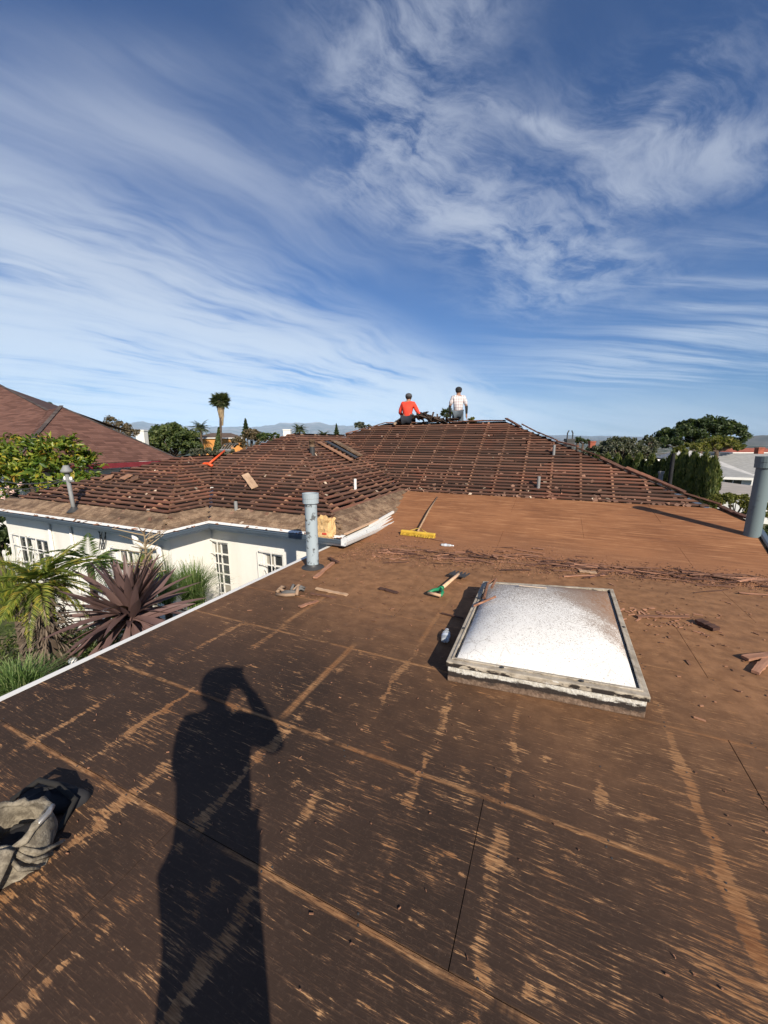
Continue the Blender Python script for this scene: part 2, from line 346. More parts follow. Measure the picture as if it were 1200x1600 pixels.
def ramp_material():
    m, n = mat('dusty_plywood'); p = n.pos(); s_ = n.sep(p)
    g = n.noise(n.mul(p, (1.6, 16.0, 1.0)), 1.0, 6, 0.6); g2 = n.noise(n.mul(p, (7.0, 60.0, 1.0)), 1.0, 5, 0.6); big = n.noise(p, 0.9, 5, 0.6); fine = n.noise(p, 60, 4, 0.7)
    c = n.mix(n.ss(big, 0.3, 0.7), (0.215, 0.088, 0.037), (0.31, 0.135, 0.058))
    c = n.mix(n.ss(g, 0.50, 0.72), c, (0.42, 0.205, 0.095))
    c = n.mix(n.math('MULTIPLY', n.ss(g2, 0.52, 0.75), 0.55), c, (0.50, 0.265, 0.13))
    c = n.mix(n.math('MULTIPLY', n.ss(g, 0.48, 0.28), 0.5), c, (0.10, 0.042, 0.024))
    # grey-brown dust towards the crease
    dm = n.math('MULTIPLY', n.ss(n.math('ADD', s_[1], n.math('MULTIPLY', n.math('SUBTRACT', big, 0.5), 1.2)), 5.4, 6.9, 1.0, 0.0), 0.85)
    c = n.mix(dm, c, n.mix(n.ss(fine, 0.35, 0.7), (0.20, 0.092, 0.045), (0.29, 0.14, 0.072)))
    n.out(c, 0.88, bump=n.math('ADD', g2, n.math('MULTIPLY', fine, 0.6)), bs=0.4, bd=0.005, spec=0.25); return m
M_DECK = deck_material(); M_RAMP = ramp_material()
M_BATTEN = m_wood('old_sheathing', (0.055, 0.026, 0.017), (0.175, 0.088, 0.056), (0.19, 0.066, 0.036))
def eave_wood():
    m, n = mat('eave_boards'); p = n.pos(); g = n.noise(n.vm('ADD', n.mul(n.obj(), (3.0, 55, 55)), n.comb(n.math('MULTIPLY', n.rnd(), 50), 0, 0)), 1, 6, 0.65); b = n.noise(p, 5.0, 7, 0.7); f = n.noise(p, 34, 5, 0.72); r = n.rnd()
    c = n.mix(n.ss(g, 0.3, 0.7), (0.085, 0.050, 0.030), (0.215, 0.135, 0.080)); c = n.mix(n.ss(b, 0.42, 0.62), c, (0.29, 0.195, 0.12)); c = n.mix(n.math('MULTIPLY', n.ss(f, 0.52, 0.66), 0.75), c, (0.060, 0.035, 0.022))
    br = n.math('ADD', 0.75, n.math('MULTIPLY', r, 0.5)); n.out(n.mix(1.0, c, n.comb(br, br, br), 'MULTIPLY'), 0.9, bump=n.math('ADD', g, f), bs=0.7, bd=0.01); return m
M_EAVEB = eave_wood()
M_RAFTER = m_wood('rafter_wood', (0.15, 0.075, 0.045), (0.27, 0.145, 0.085))
M_ATTICSHADE = m_plain('painted_attic_shade', (0.008, 0.005, 0.004), 0.95, 0.4, 3)  # near-black colour stands in for the shade of the open attic
M_SPLINT = m_wood('splinter_wood', (0.13, 0.058, 0.034), (0.33, 0.165, 0.10), (0.40, 0.21, 0.13))
M_SPLINTD = m_wood('splinter_dark', (0.045, 0.022, 0.016), (0.12, 0.055, 0.036))
M_CRUMB = m_wood('wood_crumbs', (0.085, 0.038, 0.022), (0.30, 0.15, 0.085), island=True)
M_PALEW = m_wood('pale_wood', (0.36, 0.22, 0.13), (0.56, 0.38, 0.24))
def m_paint(name, c, dirt=(0.12, 0.10, 0.085), amt=0.5, lo=0.56, hi=0.72, scale=7.0, rough=0.5, metal=0.0):
    m, n = mat(name); p = n.pos(); f = n.noise(p, scale, 7, 0.68); g = n.noise(n.mul(p, (1, 1, 0.35)), 2.0, 4)
    cc = n.mix(n.math('MULTIPLY', n.ss(g, 0.35, 0.75), 0.22), c, tuple(x * 0.72 for x in c))
    cc = n.mix(n.math('MULTIPLY', n.ss(f, lo, hi), amt), cc, dirt)
    n.out(cc, rough, bump=f, bs=0.12, bd=0.004, metal=metal); return m
def stucco():
    m, n = mat('white_stucco'); p = n.pos(); f = n.noise(p, 60, 5, 0.7); g = n.noise(n.mul(p, (1.5, 1.5, 0.4)), 1.2, 5, 0.6)
    c = n.mix(n.ss(g, 0.4, 0.8), (0.80, 0.785, 0.735), (0.70, 0.675, 0.61)); n.out(c, 0.9, bump=f, bs=0.35, bd=0.006, spec=0.2); return m
M_STUCCO = stucco()
M_WHITE = m_paint('white_trim_paint', (0.76, 0.75, 0.71), (0.30, 0.25, 0.20), 0.45, 0.6, 0.75)
M_GUTTER = m_paint('grey_blue_gutter', (0.095, 0.13, 0.17), (0.10, 0.09, 0.08), 0.5, 0.58, 0.72)
M_GUTW = m_paint('white_gutter', (0.66, 0.67, 0.66), (0.09, 0.075, 0.06), 0.8, 0.60, 0.68, 12)
M_PIPE = m_paint('pale_blue_pipe_paint', (0.33, 0.39, 0.42), (0.06, 0.06, 0.06), 0.85, 0.56, 0.61, 10, 0.75)
M_PIPE2 = m_paint('grey_green_pipe_paint', (0.14, 0.185, 0.195), (0.07, 0.075, 0.075), 0.5, 0.58, 0.72, 6, 0.75)
M_GALV = m_paint('galvanised_metal', (0.24, 0.245, 0.24), (0.10, 0.09, 0.08), 0.6, 0.5, 0.7, 10, 0.7, 0.1)
M_DARKM = m_paint('dark_metal', (0.045, 0.045, 0.045), (0.12, 0.10, 0.08), 0.5, 0.55, 0.75, 8)
M_BLACK = m_plain('black_cloth', (0.014, 0.014, 0.016), 0.85, 0.4, 8)
def glassm():
    m, n = mat('window_glass'); n.out((0.03, 0.035, 0.04), 0.06, spec=0.6); return m
M_GLASS = glassm()
M_BLIND = m_plain('pale_blinds', (0.32, 0.30, 0.25), 0.7)

# ------------------------------------------------------------------ ground, hills, haze
def gz(x, y):
    r = math.hypot(x, y)
    def sm(a, b): t = min(1, max(0, (r - a) / (b - a))); return t * t * (3 - 2 * t)
    return -2.9 - 5.0 * sm(14, 70) - 22.0 * sm(50, 260) - 40.0 * sm(200, 1800)
def ground_material():
    m, n = mat('ground_mix'); p = n.pos(); r = n.vm('LENGTH', p)
    near = n.mix(n.ss(n.noise(p, 0.8, 5), 0.4, 0.65), (0.055, 0.075, 0.025), (0.16, 0.125, 0.08))
    v = n.vor(n.mul(p, (0.03, 0.03, 0.0)), 1.0, out='Color'); vd = n.sep(v)
    town = n.mix(n.ss(vd[0], 0.62, 0.64), (0.055, 0.07, 0.04), n.mix(n.ss(vd[1], 0.45, 0.5), (0.42, 0.40, 0.37), (0.24, 0.15, 0.11)))
    town = n.mix(n.ss(n.noise(n.mul(p, (0.0012, 0.0012, 0)), 1.0, 5), 0.42, 0.6), town, (0.05, 0.065, 0.04))
    n.out(n.mix(n.ss(r, 60, 160), near, town), 0.95, spec=0.1); return m
m_ = MB(); NA = 128; radii = [0, 5, 10, 14, 20, 28, 38, 50, 70, 95, 130, 180, 260, 400, 650, 1100, 1800, 3500, 8000, 18000, 47000]
vs_ = [(0, 0, gz(0, 0))]; fs_ = []
for i, r in enumerate(radii[1:]):
    for k in range(NA):
        a = 2 * math.pi * k / NA; x, y = r * math.cos(a), r * math.sin(a); vs_.append((x, y, gz(x, y)))
for k in range(NA): fs_.append((0, 1 + k, 1 + (k + 1) % NA))
for i in range(len(radii) - 2):
    for k in range(NA): a, b = 1 + i * NA + k, 1 + i * NA + (k + 1) % NA; fs_.append((a, a + NA, b + NA, b))
m_.add(vs_, fs_); tag(m_.build('ground', ground_material(), smooth=True), kind='structure')

def hills(name, prof, r0, r1, nr, rough, mt, base_z):
    """heightfield between two radii; prof: list of (photo column, row of the crest)"""
    cols = [p[0] for p in prof]; az = []; crest = []
    N = 260
    for i in range(N + 1):
        px = cols[0] + (cols[-1] - cols[0]) * i / N
        py = np.interp(px, cols, [p[1] for p in prof]); d = ray(px, py)
        az.append(math.atan2(d.x, d.y)); crest.append(d.z / math.hypot(d.x, d.y))
    vs, fs = [], []
    for j in range(nr + 1):
        t = j / nr; r = r0 + (r1 - r0) * t
        for i in range(N + 1):
            env = math.sin(min(1.0, t / 0.8) * math.pi / 2) ** 1.3 if t < 0.8 else 1.0 - 0.5 * (t - 0.8) / 0.2
            q = Vector((az[i] * 28, t * 3.2, 3.1)); f = mnoise.fractal(q, 0.9, 2.1, 6)
            rid = 1 - abs(mnoise.fractal(q * 1.7 + Vector((9, 2, 0)), 0.9, 2.1, 6))
            top = crest[i] * (r0 + (r1 - r0) * 0.8) + H - base_z
            z = base_z + max(0.0, top * env * (1.0 + rough * (0.5 * f + 0.5 * (rid - 0.75)))) - (40 if j == 0 else 0)
            vs.append((r * math.sin(az[i]), r * math.cos(az[i]), z))
    for j in range(nr):
        for i in range(N): a = j * (N + 1) + i; fs.append((a, a + 1, a + N + 2, a + N + 1))
    mb = MB(); mb.add(vs, fs); tag(mb.build(name, mt, smooth=True), kind='structure')
def hill_mat():
    m, n = mat('mountain_chaparral'); p = n.mul(n.pos(), (0.0006, 0.0006, 0.0012)); f = n.noise(p, 1.5, 7, 0.65)
    c = n.mix(n.ss(f, 0.35, 0.65), (0.075, 0.08, 0.06), (0.20, 0.175, 0.145))
    z = n.sep(n.pos())[2]; c = n.mix(n.math('MULTIPLY', n.ss(n.math('ADD', z, n.math('MULTIPLY', f, 900.0)), 1750, 2100), 0.8), c, (0.62, 0.60, 0.58))
    n.out(c, 0.95, spec=0.1); return m
M_HILL = hill_mat()
hills('mountains', [(-400, 672), (-150, 668), (60, 664), (190, 661), (215, 661), (260, 666), (330, 668), (390, 669), (430, 664), (455, 662), (470, 660), (485, 662), (510, 664), (540, 665), (600, 668), (700, 676), (820, 680), (960, 682), (1100, 684), (1300, 682), (1600, 680)], 21000, 40000, 26, 0.32, M_HILL, -70)
hills('foothills', [(860, 689), (900, 687), (960, 689), (1040, 690), (1120, 686), (1170, 682), (1185, 681), (1210, 680), (1300, 682), (1450, 686)], 9000, 12500, 10, 0.18, M_HILL, -70)
hz = MB(); hz.box((0, 0, 1080), (94000, 94000, 2310)); mh = bpy.data.materials.new('haze_air'); mh.use_nodes = True; nt = mh.node_tree; nt.nodes.clear()
pv = nt.nodes.new('ShaderNodeVolumePrincipled'); pv.inputs['Color'].default_value = (0.50, 0.72, 1.0, 1); pv.inputs['Density'].default_value = 2.1e-5; pv.inputs['Anisotropy'].default_value = -0.3
mo = nt.nodes.new('ShaderNodeOutputMaterial'); nt.links.new(pv.outputs[0], mo.inputs['Volume'])
tag(hz.build('haze', mh), kind='stuff')

# ------------------------------------------------------------------ the house being reroofed
house = empty('house', (-1, 3, -2.9), 'white stucco house with stripped hip roof and bare plywood deck', 'house')
K = 0.41 / 3.4                                   # rise of the low slope behind the flat deck
def clip(poly, a, b, c):                         # keep a*x+b*y<=c
    out = []
    for i in range(len(poly)):
        p, q = poly[i], poly[(i + 1) % len(poly)]; fp, fq = a * p[0] + b * p[1] - c, a * q[0] + b * q[1] - c
        if fp <= 0: out.append(p)
        if (fp < 0 < fq) or (fq < 0 < fp): t = fp / (fp - fq); out.append((p[0] + (q[0] - p[0]) * t, p[1] + (q[1] - p[1]) * t))
    return out
DXL, DXR = -3.15, 2.62
def sheet(x0, x1, y0, y1, zf, parent, mt, clips=(), th=0.012):
    g = 0.0018
    poly = [(x0 + g, y0 + g), (x1 - g, y0 + g), (x1 - g, y1 - g), (x0 + g, y1 - g)]
    for cl in clips: poly = clip(poly, *cl) if poly else poly
    if len(poly) < 3: return
    dzr = random.uniform(-0.0012, 0.0012)
    MB().prism([(x, y, zf(x, y) + dzr - th) for x, y in poly], (0, 0, th)).build('plywood_sheet', mt, parent)
M_SUB = m_plain('dark_subdeck_wood', (0.035, 0.02, 0.014), 0.9)  # dark wood of the base under the plywood, showing in the joints
deck = MB().box(((DXL + DXR) / 2, 0.75, -0.087), (DXR - DXL - 0.03, 9.5, 0.15)).build('deck', M_SUB, house)
for i in range(len(ROWS) - 1):
    off = (-1.40, -0.19)[i % 2 == 0] if i < 6 else (-1.4 + 0.7 * i) % 2.4 - 2.4
    x = off - 4.8
    while x < DXR:
        a, b = max(x, DXL), min(x + 2.4, DXR)
        if b - a > 0.05: sheet(a, b, ROWS[i], ROWS[i + 1], lambda x, y: 0.0, deck, M_DECK)
        x += 2.4
nb_ = MB(); rn_ = random.Random(4)
for yy in ROWS[3:]:
    for k in range(-7, 9):
        for side in (-0.016, 0.016):
            if rn_.random() < 0.85: nb_.lathe((-0.91 + 0.406 * k + rn_.uniform(-.02, .02), yy + side + rn_.uniform(-.004, .004), 0.0005), [(0.0045, 0), (0.0042, 0.0015), (0.001, 0.002)], 6, capt=True)
    for k in range(-5, 7):
        for t in range(1, 4):
            if rn_.random() < 0.5: nb_.lathe((-0.91 + 0.406 * k + rn_.uniform(-.02, .02), yy + t * 0.2 + rn_.uniform(-.04, .04), 0.0005), [(0.0045, 0), (0.0042, 0.0015), (0.001, 0.002)], 6, capt=True)
tag(nb_.build('nail_heads', M_DARKM, deck), kind='stuff')
# low slope: clipped on the right by the slanting eave, on the left by the wing
er0, er1 = (2.62, 6.14), (3.02, 8.15)            # right edge
ea, eb = er1[1] - er0[1], -(er1[0] - er0[0]); ec = ea * er0[0] + eb * er0[1]
fz = lambda x, y: K * (y - 5.5)
sl_poly = [(-3.32, 5.5), (2.49, 5.5), (er0[0], er0[1]), (3.0, 8.2), (2.84, 8.9), (-3.32, 8.9)]
lowslope = MB().prism([(x, y, fz(x, y) - 0.09) for x, y in sl_poly], (0, 0, 0.075)).build('low_slope', M_SUB, house)
ys = [5.5, 6.63, 7.76, 8.9]
for i in range(3):
    x = -5.6 + 1.22 * (i % 2)
    while x < 3.2:
        sheet(max(x, -3.3), x + 2.44, ys[i], ys[i + 1], fz, lowslope, M_RAMP, [(ea, eb, ec), (0.75, 0.19, 0.75 * 2.86 + 0.19 * 8.9)])
        x += 2.44

# --- wall pieces
def wall(p0, p1, z0, z1, holes, th, name='wall', mt=None):
    """vertical wall from p0 to p1 (outer face on the left of p0->p1 when seen from above is inside); holes (s0,s1,z0,z1)"""
    p0, p1 = Vector((*p0, 0)), Vector((*p1, 0)); e = (p1 - p0).normalized(); L = (p1 - p0).length; nin = Vector((-e.y, e.x, 0))
    ss = sorted({0, L, *[q for hh in holes for q in hh[:2]]}); zs = sorted({z0, z1, *[q for hh in holes for q in hh[2:]]}); mb = MB()
    for i in range(len(ss) - 1):
        for j in range(len(zs) - 1):
            cs, cz = (ss[i] + ss[i + 1]) / 2, (zs[j] + zs[j + 1]) / 2
            if any(a < cs < b and c < cz < d for a, b, c, d in holes): continue
            q = [p0 + e * s_ + Vector((0, 0, z)) for s_, z in ((ss[i], zs[j]), (ss[i + 1], zs[j]), (ss[i + 1], zs[j + 1]), (ss[i], zs[j + 1]))]
            mb.prism(q, nin * th)
    o = mb.build(name, mt or M_STUCCO, house)
    bm = bmesh.new(); bm.from_mesh(o.data); bmesh.ops.remove_doubles(bm, verts=bm.verts, dist=1e-4)
    # drop faces shared by two cells
    seen = {}
    for f in bm.faces: seen.setdefault(tuple(round(c, 3) for c in f.calc_center_median()), []).append(f)
    bmesh.ops.delete(bm, geom=[f for v in seen.values() if len(v) > 1 for f in v], context='FACES'); bmesh.ops.recalc_face_normals(bm, faces=bm.faces)
    bm.to_mesh(o.data); bm.free(); return o
def window(x0, x1, z0, z1, yw, nx, nz, grille=True):
    fr = MB(); d = 0.05; yc = yw + 0.05
    for a, b in (((x0 + x1) / 2, z0 + 0.02), ((x0 + x1) / 2, z1 - 0.02)): fr.box((a, yc, b), (x1 - x0 - 0.002, d, 0.04))
    for a in (x0 + 0.021, x1 - 0.021): fr.box((a, yc, (z0 + z1) / 2), (0.04, d, z1 - z0 - 0.082))
    wdw = fr.build('window', M_WHITE, house)
    MB().box(((x0 + x1) / 2, yw + 0.035, z0 - 0.035), (x1 - x0 + 0.12, 0.12, 0.06)).build('sill', M_WHITE, wdw)
    px = (x1 - x0 - 0.08) / nx; pz = (z1 - z0 - 0.08) / nz
    for i in range(nx):
        for j in range(nz):
            cx, cz = x0 + 0.04 + px * (i + 0.5), z0 + 0.04 + pz * (j + 0.5)
            MB().box((cx, yw + 0.06, cz), (px - 0.018, 0.006, pz - 0.018)).build('pane', M_GLASS if (i * 7 + j * 3) % 5 else M_BLIND, wdw)
    mu = MB()
    for i in range(1, nx): mu.box((x0 + 0.04 + px * i, yw + 0.05, (z0 + z1) / 2), (0.018, 0.03, z1 - z0 - 0.08))
    for j in range(1, nz): mu.box(((x0 + x1) / 2, yw + 0.048, z0 + 0.04 + pz * j), (x1 - x0 - 0.08, 0.026, 0.018))
    mu.build('glazing_bars', M_WHITE, wdw)
    if grille:
        g = MB(); yg = yw - 0.07; r = 0.009
        a, b = x0 - 0.06, x0 + (x1 - x0) * 0.55
        g.tube([(a, yg, z0 - 0.05), (a, yg, z1 + 0.05)], r, 6); g.tube([(b, yg, z0 - 0.05), (b, yg, z1 + 0.05)], r, 6)
        for zz in (z0 - 0.05, z1 + 0.05, z0 + (z1 - z0) * 0.84): g.tube([(a, yg, zz), (x1 + 0.05, yg, zz)], r, 6); g.tube([(a + 0.01, yg, zz), (a + 0.01, yw + 0.01, zz)], r, 6)
        cz = z0 + (z1 - z0) * 0.42; cx = (a + b) / 2; hw = (b - a) * 0.42; hh = (z1 - z0) * 0.36
        for sgn in (-1, 1):                                     # wrought scrolls
            g.tube([(cx + sgn * hw * math.sin(t) * (0.35 + 0.65 * math.sin(t / 2)), yg, cz + hh * math.cos(t)) for t in np.linspace(0.05, 3.1, 14)], 0.007, 5)
            for c2, rr in ((cz - hh * 0.25, 0.05), (cz + hh * 0.55, 0.035), (cz - hh * 0.8, 0.035)):
                g.tube([(cx + sgn * (rr * 1.1 + rr * (1 - t / 9) * math.cos(t)), yg, c2 + rr * (1 - t / 9) * math.sin(t)) for t in np.linspace(0, 7.5, 16)], 0.006, 5)
        g.build('window_grille', M_WHITE, wdw)
    return wdw
XE4, YE3, XE2, YE1, XL, ZE, SL = -2.9, 5.02, -5.75, 4.12, -11.9, 0.2, 0.47
OV = 0.30
W3, W2, W1_ = YE3 + OV, XE2 - OV, YE1 + OV
ZT = 0.10
w3 = [(-6.10, -5.64, -1.62, -0.30), (-4.80, -4.34, -1.62, -0.38)]
wall((W2, W3), (XE4 - OV, W3), -2.9, ZT, [(a - W2, b - W2, c, d) for a, b, c, d in w3], 0.18)
w1 = [(-11.25, -9.95, -1.75, -0.50), (-7.62, -6.55, -1.75, -0.40)]
wall((XL + 0.35, W1_), (W2, W1_), -2.9, ZT, [(a - XL - 0.35, b - XL - 0.35, c, d) for a, b, c, d in w1], 0.18)
wall((W2, W1_ + 0.18), (W2, W3), -2.9, ZT, [], 0.18)
wall((XE4 - OV, W3), (XE4 - OV, 9.2), -2.9, ZT + 0.2, [], 0.18)
wall((XL + 0.35, 12.0), (XL + 0.35, W1_ + 0.18), -2.9, ZT, [], 0.18)
wall((DXL + 0.08, -4.0), (DXL + 0.08, W3 - 0.02), -2.9, -0.165, [], 0.15)
wall((2.45, 6.0), (2.45, -4.0), -2.9, -0.165, [], 0.15)
wall((2.8, 15.0), (2.45, 6.0), -2.9, -0.10, [], 0.15)
wall((DXL, -3.98), (2.5, -3.98), -2.9, -0.165, [], 0.15)
MB().box((-3.5, 15.0, -1.5), (12.5, 0.18, 2.8)).build('wall', M_STUCCO, house)
for a, b, c, d in w3: window(a, b, c, d, W3, 2, 6)
window(-11.25, -10.62, -1.75, -0.5, W1_, 2, 4); window(-10.58, -9.95, -1.75, -0.5, W1_, 2, 4)
window(-7.62, -7.12, -1.75, -0.4, W1_, 3, 6); window(-7.08, -6.55, -1.75, -0.4, W1_, 2, 5)

# --- roof planes
P1 = Vector((XE2, YE1, ZE)); P2 = Vector((XE2, YE3, ZE)); P3 = Vector((XE4, YE3, ZE)); P0 = Vector((XL, YE1, ZE))
AB = Vector((XE2 - 2.35, YE1 + 2.35, ZE + SL * 2.35)); AA = Vector((-6.42, YE3 + 3.52, ZE + SL * 3.52)); VT = Vector((-6.42, 11.347, 1.854))
F1 = [P0, P1, AB]; F2 = [P1, P2, Vector((-7.845, 7.115, 1.185)), Vector((AB.x, 7.4, AB.z)), AB]
F3 = [P2, P3, AA, Vector((-7.845, 7.115, 1.185))]
F4 = [P3, Vector((XE4, 7.16, ZE)), Vector((-3.35, 8.9, 0.41)), VT, AA]
HIPR = Vector((2.83, 8.9, 0.41)); RR = Vector((-1.42, 11.95, 2.21)); RL = Vector((-5.25, 11.95, 2.21))
FM = [Vector((-3.35, 8.9, 0.41)), HIPR, RR, RL, VT]
def batten_mesh(name, wdt, th, seed, mt, nseg=9):
    rnd = random.Random(seed); vs = []; fs = []
    for i in range(nseg + 1):
        x = -0.5 + i / nseg; dy0 = rnd.uniform(-0.006, 0.006); dy1 = rnd.uniform(-0.006, 0.006); dzz = rnd.uniform(-0.003, 0.003)
        if i in (0, nseg): x += rnd.uniform(-0.006, 0.006)
        for yy, zz in ((-wdt / 2 + dy0, 0), (wdt / 2 + dy1, 0), (wdt / 2 + dy1 * 0.7, th), (-wdt / 2 + dy0 * 0.7, th)): vs.append((x, yy, zz + dzz))
    for i in range(nseg):
        for k in range(4): fs.append((i * 4 + k, i * 4 + (k + 1) % 4, (i + 1) * 4 + (k + 1) % 4, (i + 1) * 4 + k))
    fs += [(3, 2, 1, 0), tuple(nseg * 4 + k for k in range(4))]
    mb = MB(); mb.add(vs, fs); me = mb.mesh(name, mt)
    bm = bmesh.new(); bm.from_mesh(me); bmesh.ops.recalc_face_normals(bm, faces=bm.faces); bm.to_mesh(me); bm.free(); return me
BAT = [batten_mesh('batten', 0.058, 0.022, i, M_BATTEN) for i in range(8)]
EBD = [batten_mesh('eave_board', 0.138, 0.022, 40 + i, M_EAVEB) for i in range(6)]
RAF = batten_mesh('rafter', 0.045, 0.09, 99, M_RAFTER, 5)
HIPB = [batten_mesh('hip_board', 0.11, 0.03, 120 + i, M_BATTEN) for i in range(3)]
def frame(poly):
    e = (poly[1] - poly[0]).normalized(); n = Vector((0, 0, 0))
    for i in range(1, len(poly) - 1): n += (poly[i] - poly[0]).cross(poly[i + 1] - poly[0])
    n.normalize()
    if n.z < 0: n = -n
    eh = n.cross(Vector((0, 0, 1))).normalized(); e = eh if eh.dot(e) >= 0 else -eh
    u = n.cross(e)
    if u.z < 0: u = -u
    return poly[0].copy(), e, u, n
def interval(pts, t, axis=1):                  # 2D polygon pts (s,t): extent along the other axis
    xs = []
    for i in range(len(pts)):
        a, b = pts[i], pts[(i + 1) % len(pts)]
        if (a[axis] - t) * (b[axis] - t) < 0:
            q = (t - a[axis]) / (b[axis] - a[axis]); xs.append(a[1 - axis] + (b[1 - axis] - a[1 - axis]) * q)
    return (min(xs), max(xs)) if len(xs) >= 2 else None
def strip_roof(poly, parent, solid, pitch, raf_off=0.2, maxlen=3.4):
    o, e, u, n = frame(poly); pts = [((p - o).dot(e), (p - o).dot(u)) for p in poly]; T = max(p[1] for p in pts)
    rot = Matrix((e, u, n)).transposed().to_4x4()
    def board(lib, s0, s1, t, lift, name):
        M = Matrix.Translation(o + e * ((s0 + s1) / 2) + u * t + n * lift) @ rot @ Matrix.Rotation(random.gauss(0, 0.0016) if s1 - s0 > 0.6 else random.gauss(0, 0.010), 4, 'Z') @ Matrix.Diagonal((s1 - s0, 1, 1, 1))
        link(name, random.choice(lib) if isinstance(lib, list) else lib, parent, M)
    t = 0.07
    while t < solid:
        iv = interval(pts, t)
        if iv:
            s0 = iv[0]
            while s0 < iv[1] - 0.05:
                s1 = min(iv[1], s0 + random.uniform(1.4, 3.8)); s1 = iv[1] if iv[1] - s1 < 0.5 else s1
                board(EBD, s0 + 0.003, s1 - 0.003, t, -0.022 + random.uniform(-0.003, 0.004), 'eave_board'); s0 = s1
        t += 0.141
    t = max(solid, 0.05) + 0.03
    while t < T - 0.06:
        iv = interval(pts, t)
        if iv and iv[1] - iv[0] > 0.15:
            s0 = iv[0]
            while s0 < iv[1] - 0.02:
                s1 = min(iv[1], s0 + random.uniform(0.55, 1.0) * maxlen * 1.3); s1 = iv[1] if iv[1] - s1 < 0.7 else s1
                board(BAT, s0 + 0.004, s1 - 0.004, t + random.gauss(0, 0.003), -0.020 + random.uniform(-0.003, 0.006), 'batten'); s0 = s1
        t += pitch
    # rafters run up the slope under the boards
    smin, smax = min(p[0] for p in pts), max(p[0] for p in pts); s_ = smin + raf_off
    rr = Matrix((u, -e, n)).transposed().to_4x4()
    while s_ < smax:
        iv = interval(pts, s_, 0)
        if iv and iv[1] - iv[0] > 0.3:
            L = iv[1] - iv[0] - 0.06
            link('rafter', RAF, parent, Matrix.Translation(o + e * s_ + u * ((iv[0] + iv[1]) / 2) - n * 0.112) @ rr @ Matrix.Diagonal((L, 1, 1, 1)))
        s_ += 0.61
    return o, e, u, n
def shade_sheet(name, polys, off, mt):  # added dark sheets under the rafters, painting the attic shade seen between battens
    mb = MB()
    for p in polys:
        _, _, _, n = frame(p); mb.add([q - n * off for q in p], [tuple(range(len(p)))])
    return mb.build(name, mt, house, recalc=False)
wingB = shade_sheet('side_wing_roof', [F1, F2], 0.118, M_ATTICSHADE); wingA = shade_sheet('middle_wing_roof', [F3, F4], 0.118, M_ATTICSHADE); mainr = shade_sheet('main_roof', [FM], 0.118, M_ATTICSHADE)
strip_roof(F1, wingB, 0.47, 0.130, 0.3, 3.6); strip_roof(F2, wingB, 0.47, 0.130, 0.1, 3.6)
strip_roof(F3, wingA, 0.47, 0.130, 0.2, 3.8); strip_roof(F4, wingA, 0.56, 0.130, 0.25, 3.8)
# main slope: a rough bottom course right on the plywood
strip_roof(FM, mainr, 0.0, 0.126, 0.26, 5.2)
# far slopes still carry old shakes
def shake_mat(name, a, b, sx=0.2, sy=0.16):
    m, n = mat(name); f = n.noise(n.pos(), 5, 5, 0.65); r = n.rnd(); i_ = n.island()
    c = n.mix(n.ss(n.math('ADD', n.math('MULTIPLY', f, 0.5), n.math('MULTIPLY', i_, 0.5)), 0.25, 0.75), a, b); n.out(c, 0.9, bump=n.noise(n.pos(), 60, 4), bs=0.4, bd=0.006); return m
M_SHAKE = shake_mat('old_shakes', (0.035, 0.022, 0.017), (0.11, 0.072, 0.052))
back = [([RL, RR, Vector((1.6, 15.2, 0.29)), Vector((-8.2, 15.2, 0.29))]), ([RR, HIPR, Vector((2.83, 13.5, 0.41)), Vector((1.6, 15.2, 0.29))]), ([VT, RL, Vector((-8.2, 15.2, 0.29))]),
        ([AA, VT, Vector((-9.94, 13.0, ZE)), Vector((-9.94, YE3 + 0.2, ZE + 0.02))]), ([AB, Vector((AB.x, 9.4, AB.z)), Vector((XL, 9.4, ZE)), P0])]
mb = MB()
for p in back: mb.add([q + Vector((0, 0, -0.02)) for q in p], [tuple(range(len(p)))])
mb.build('shingled_back_slopes', M_SHAKE, house)
def boards_along(a, b, parent, lift, n_, lib, name, jit=0.02, wob=0.06, tilt=0.0):
    a, b = Vector(a), Vector(b); e = (b - a).normalized(); s_ = e.cross(Vector((0, 0, 1))).normalized(); nn = s_.cross(e); rot = Matrix((e, s_, nn)).transposed().to_4x4()
    L = (b - a).length / n_
    for i in range(n_):
        c = a + e * (L * (i + 0.5)) + nn * (lift + random.uniform(0, jit)) + s_ * random.uniform(-jit, jit)
        link(name, random.choice(lib), parent, Matrix.Translation(c) @ rot @ Matrix.Rotation(random.gauss(0, wob * 0.3), 4, 'Z') @ Matrix.Rotation(tilt + random.gauss(0, wob), 4, 'X') @ Matrix.Rotation(random.gauss(0, wob * 0.35), 4, 'Y') @ Matrix.Diagonal((L * 0.99, 1, 1, 1)))
boards_along(HIPR + Vector((0.02, 0.03, 0.02)), Vector((3.04, 8.14, 0.33)), mainr, 0.0, 2, HIPB, 'hip_board', 0.01, 0.06)
boards_along(RR, HIPR, mainr, 0.015, 9, HIPB, 'hip_board', 0.03, 0.16)
boards_along(RL + Vector((0, 0.05, 0)), RR + Vector((0, 0.05, 0)), mainr, -0.01, 6, HIPB, 'ridge_board', 0.01, 0.08)
boards_along(VT, RL, mainr, -0.01, 3, HIPB, 'hip_board', 0.01, 0.1)
HIPN = [batten_mesh('hip_rafter', 0.045, 0.04, 140, M_RAFTER)]
boards_along(P3 + (AA - P3) * 0.16, AA, wingA, -0.075, 1, HIPN, 'hip_rafter', 0.0, 0.0); boards_along(P1 + (AB - P1) * 0.24, AB, wingB, -0.075, 1, HIPN, 'hip_rafter', 0.0, 0.0)
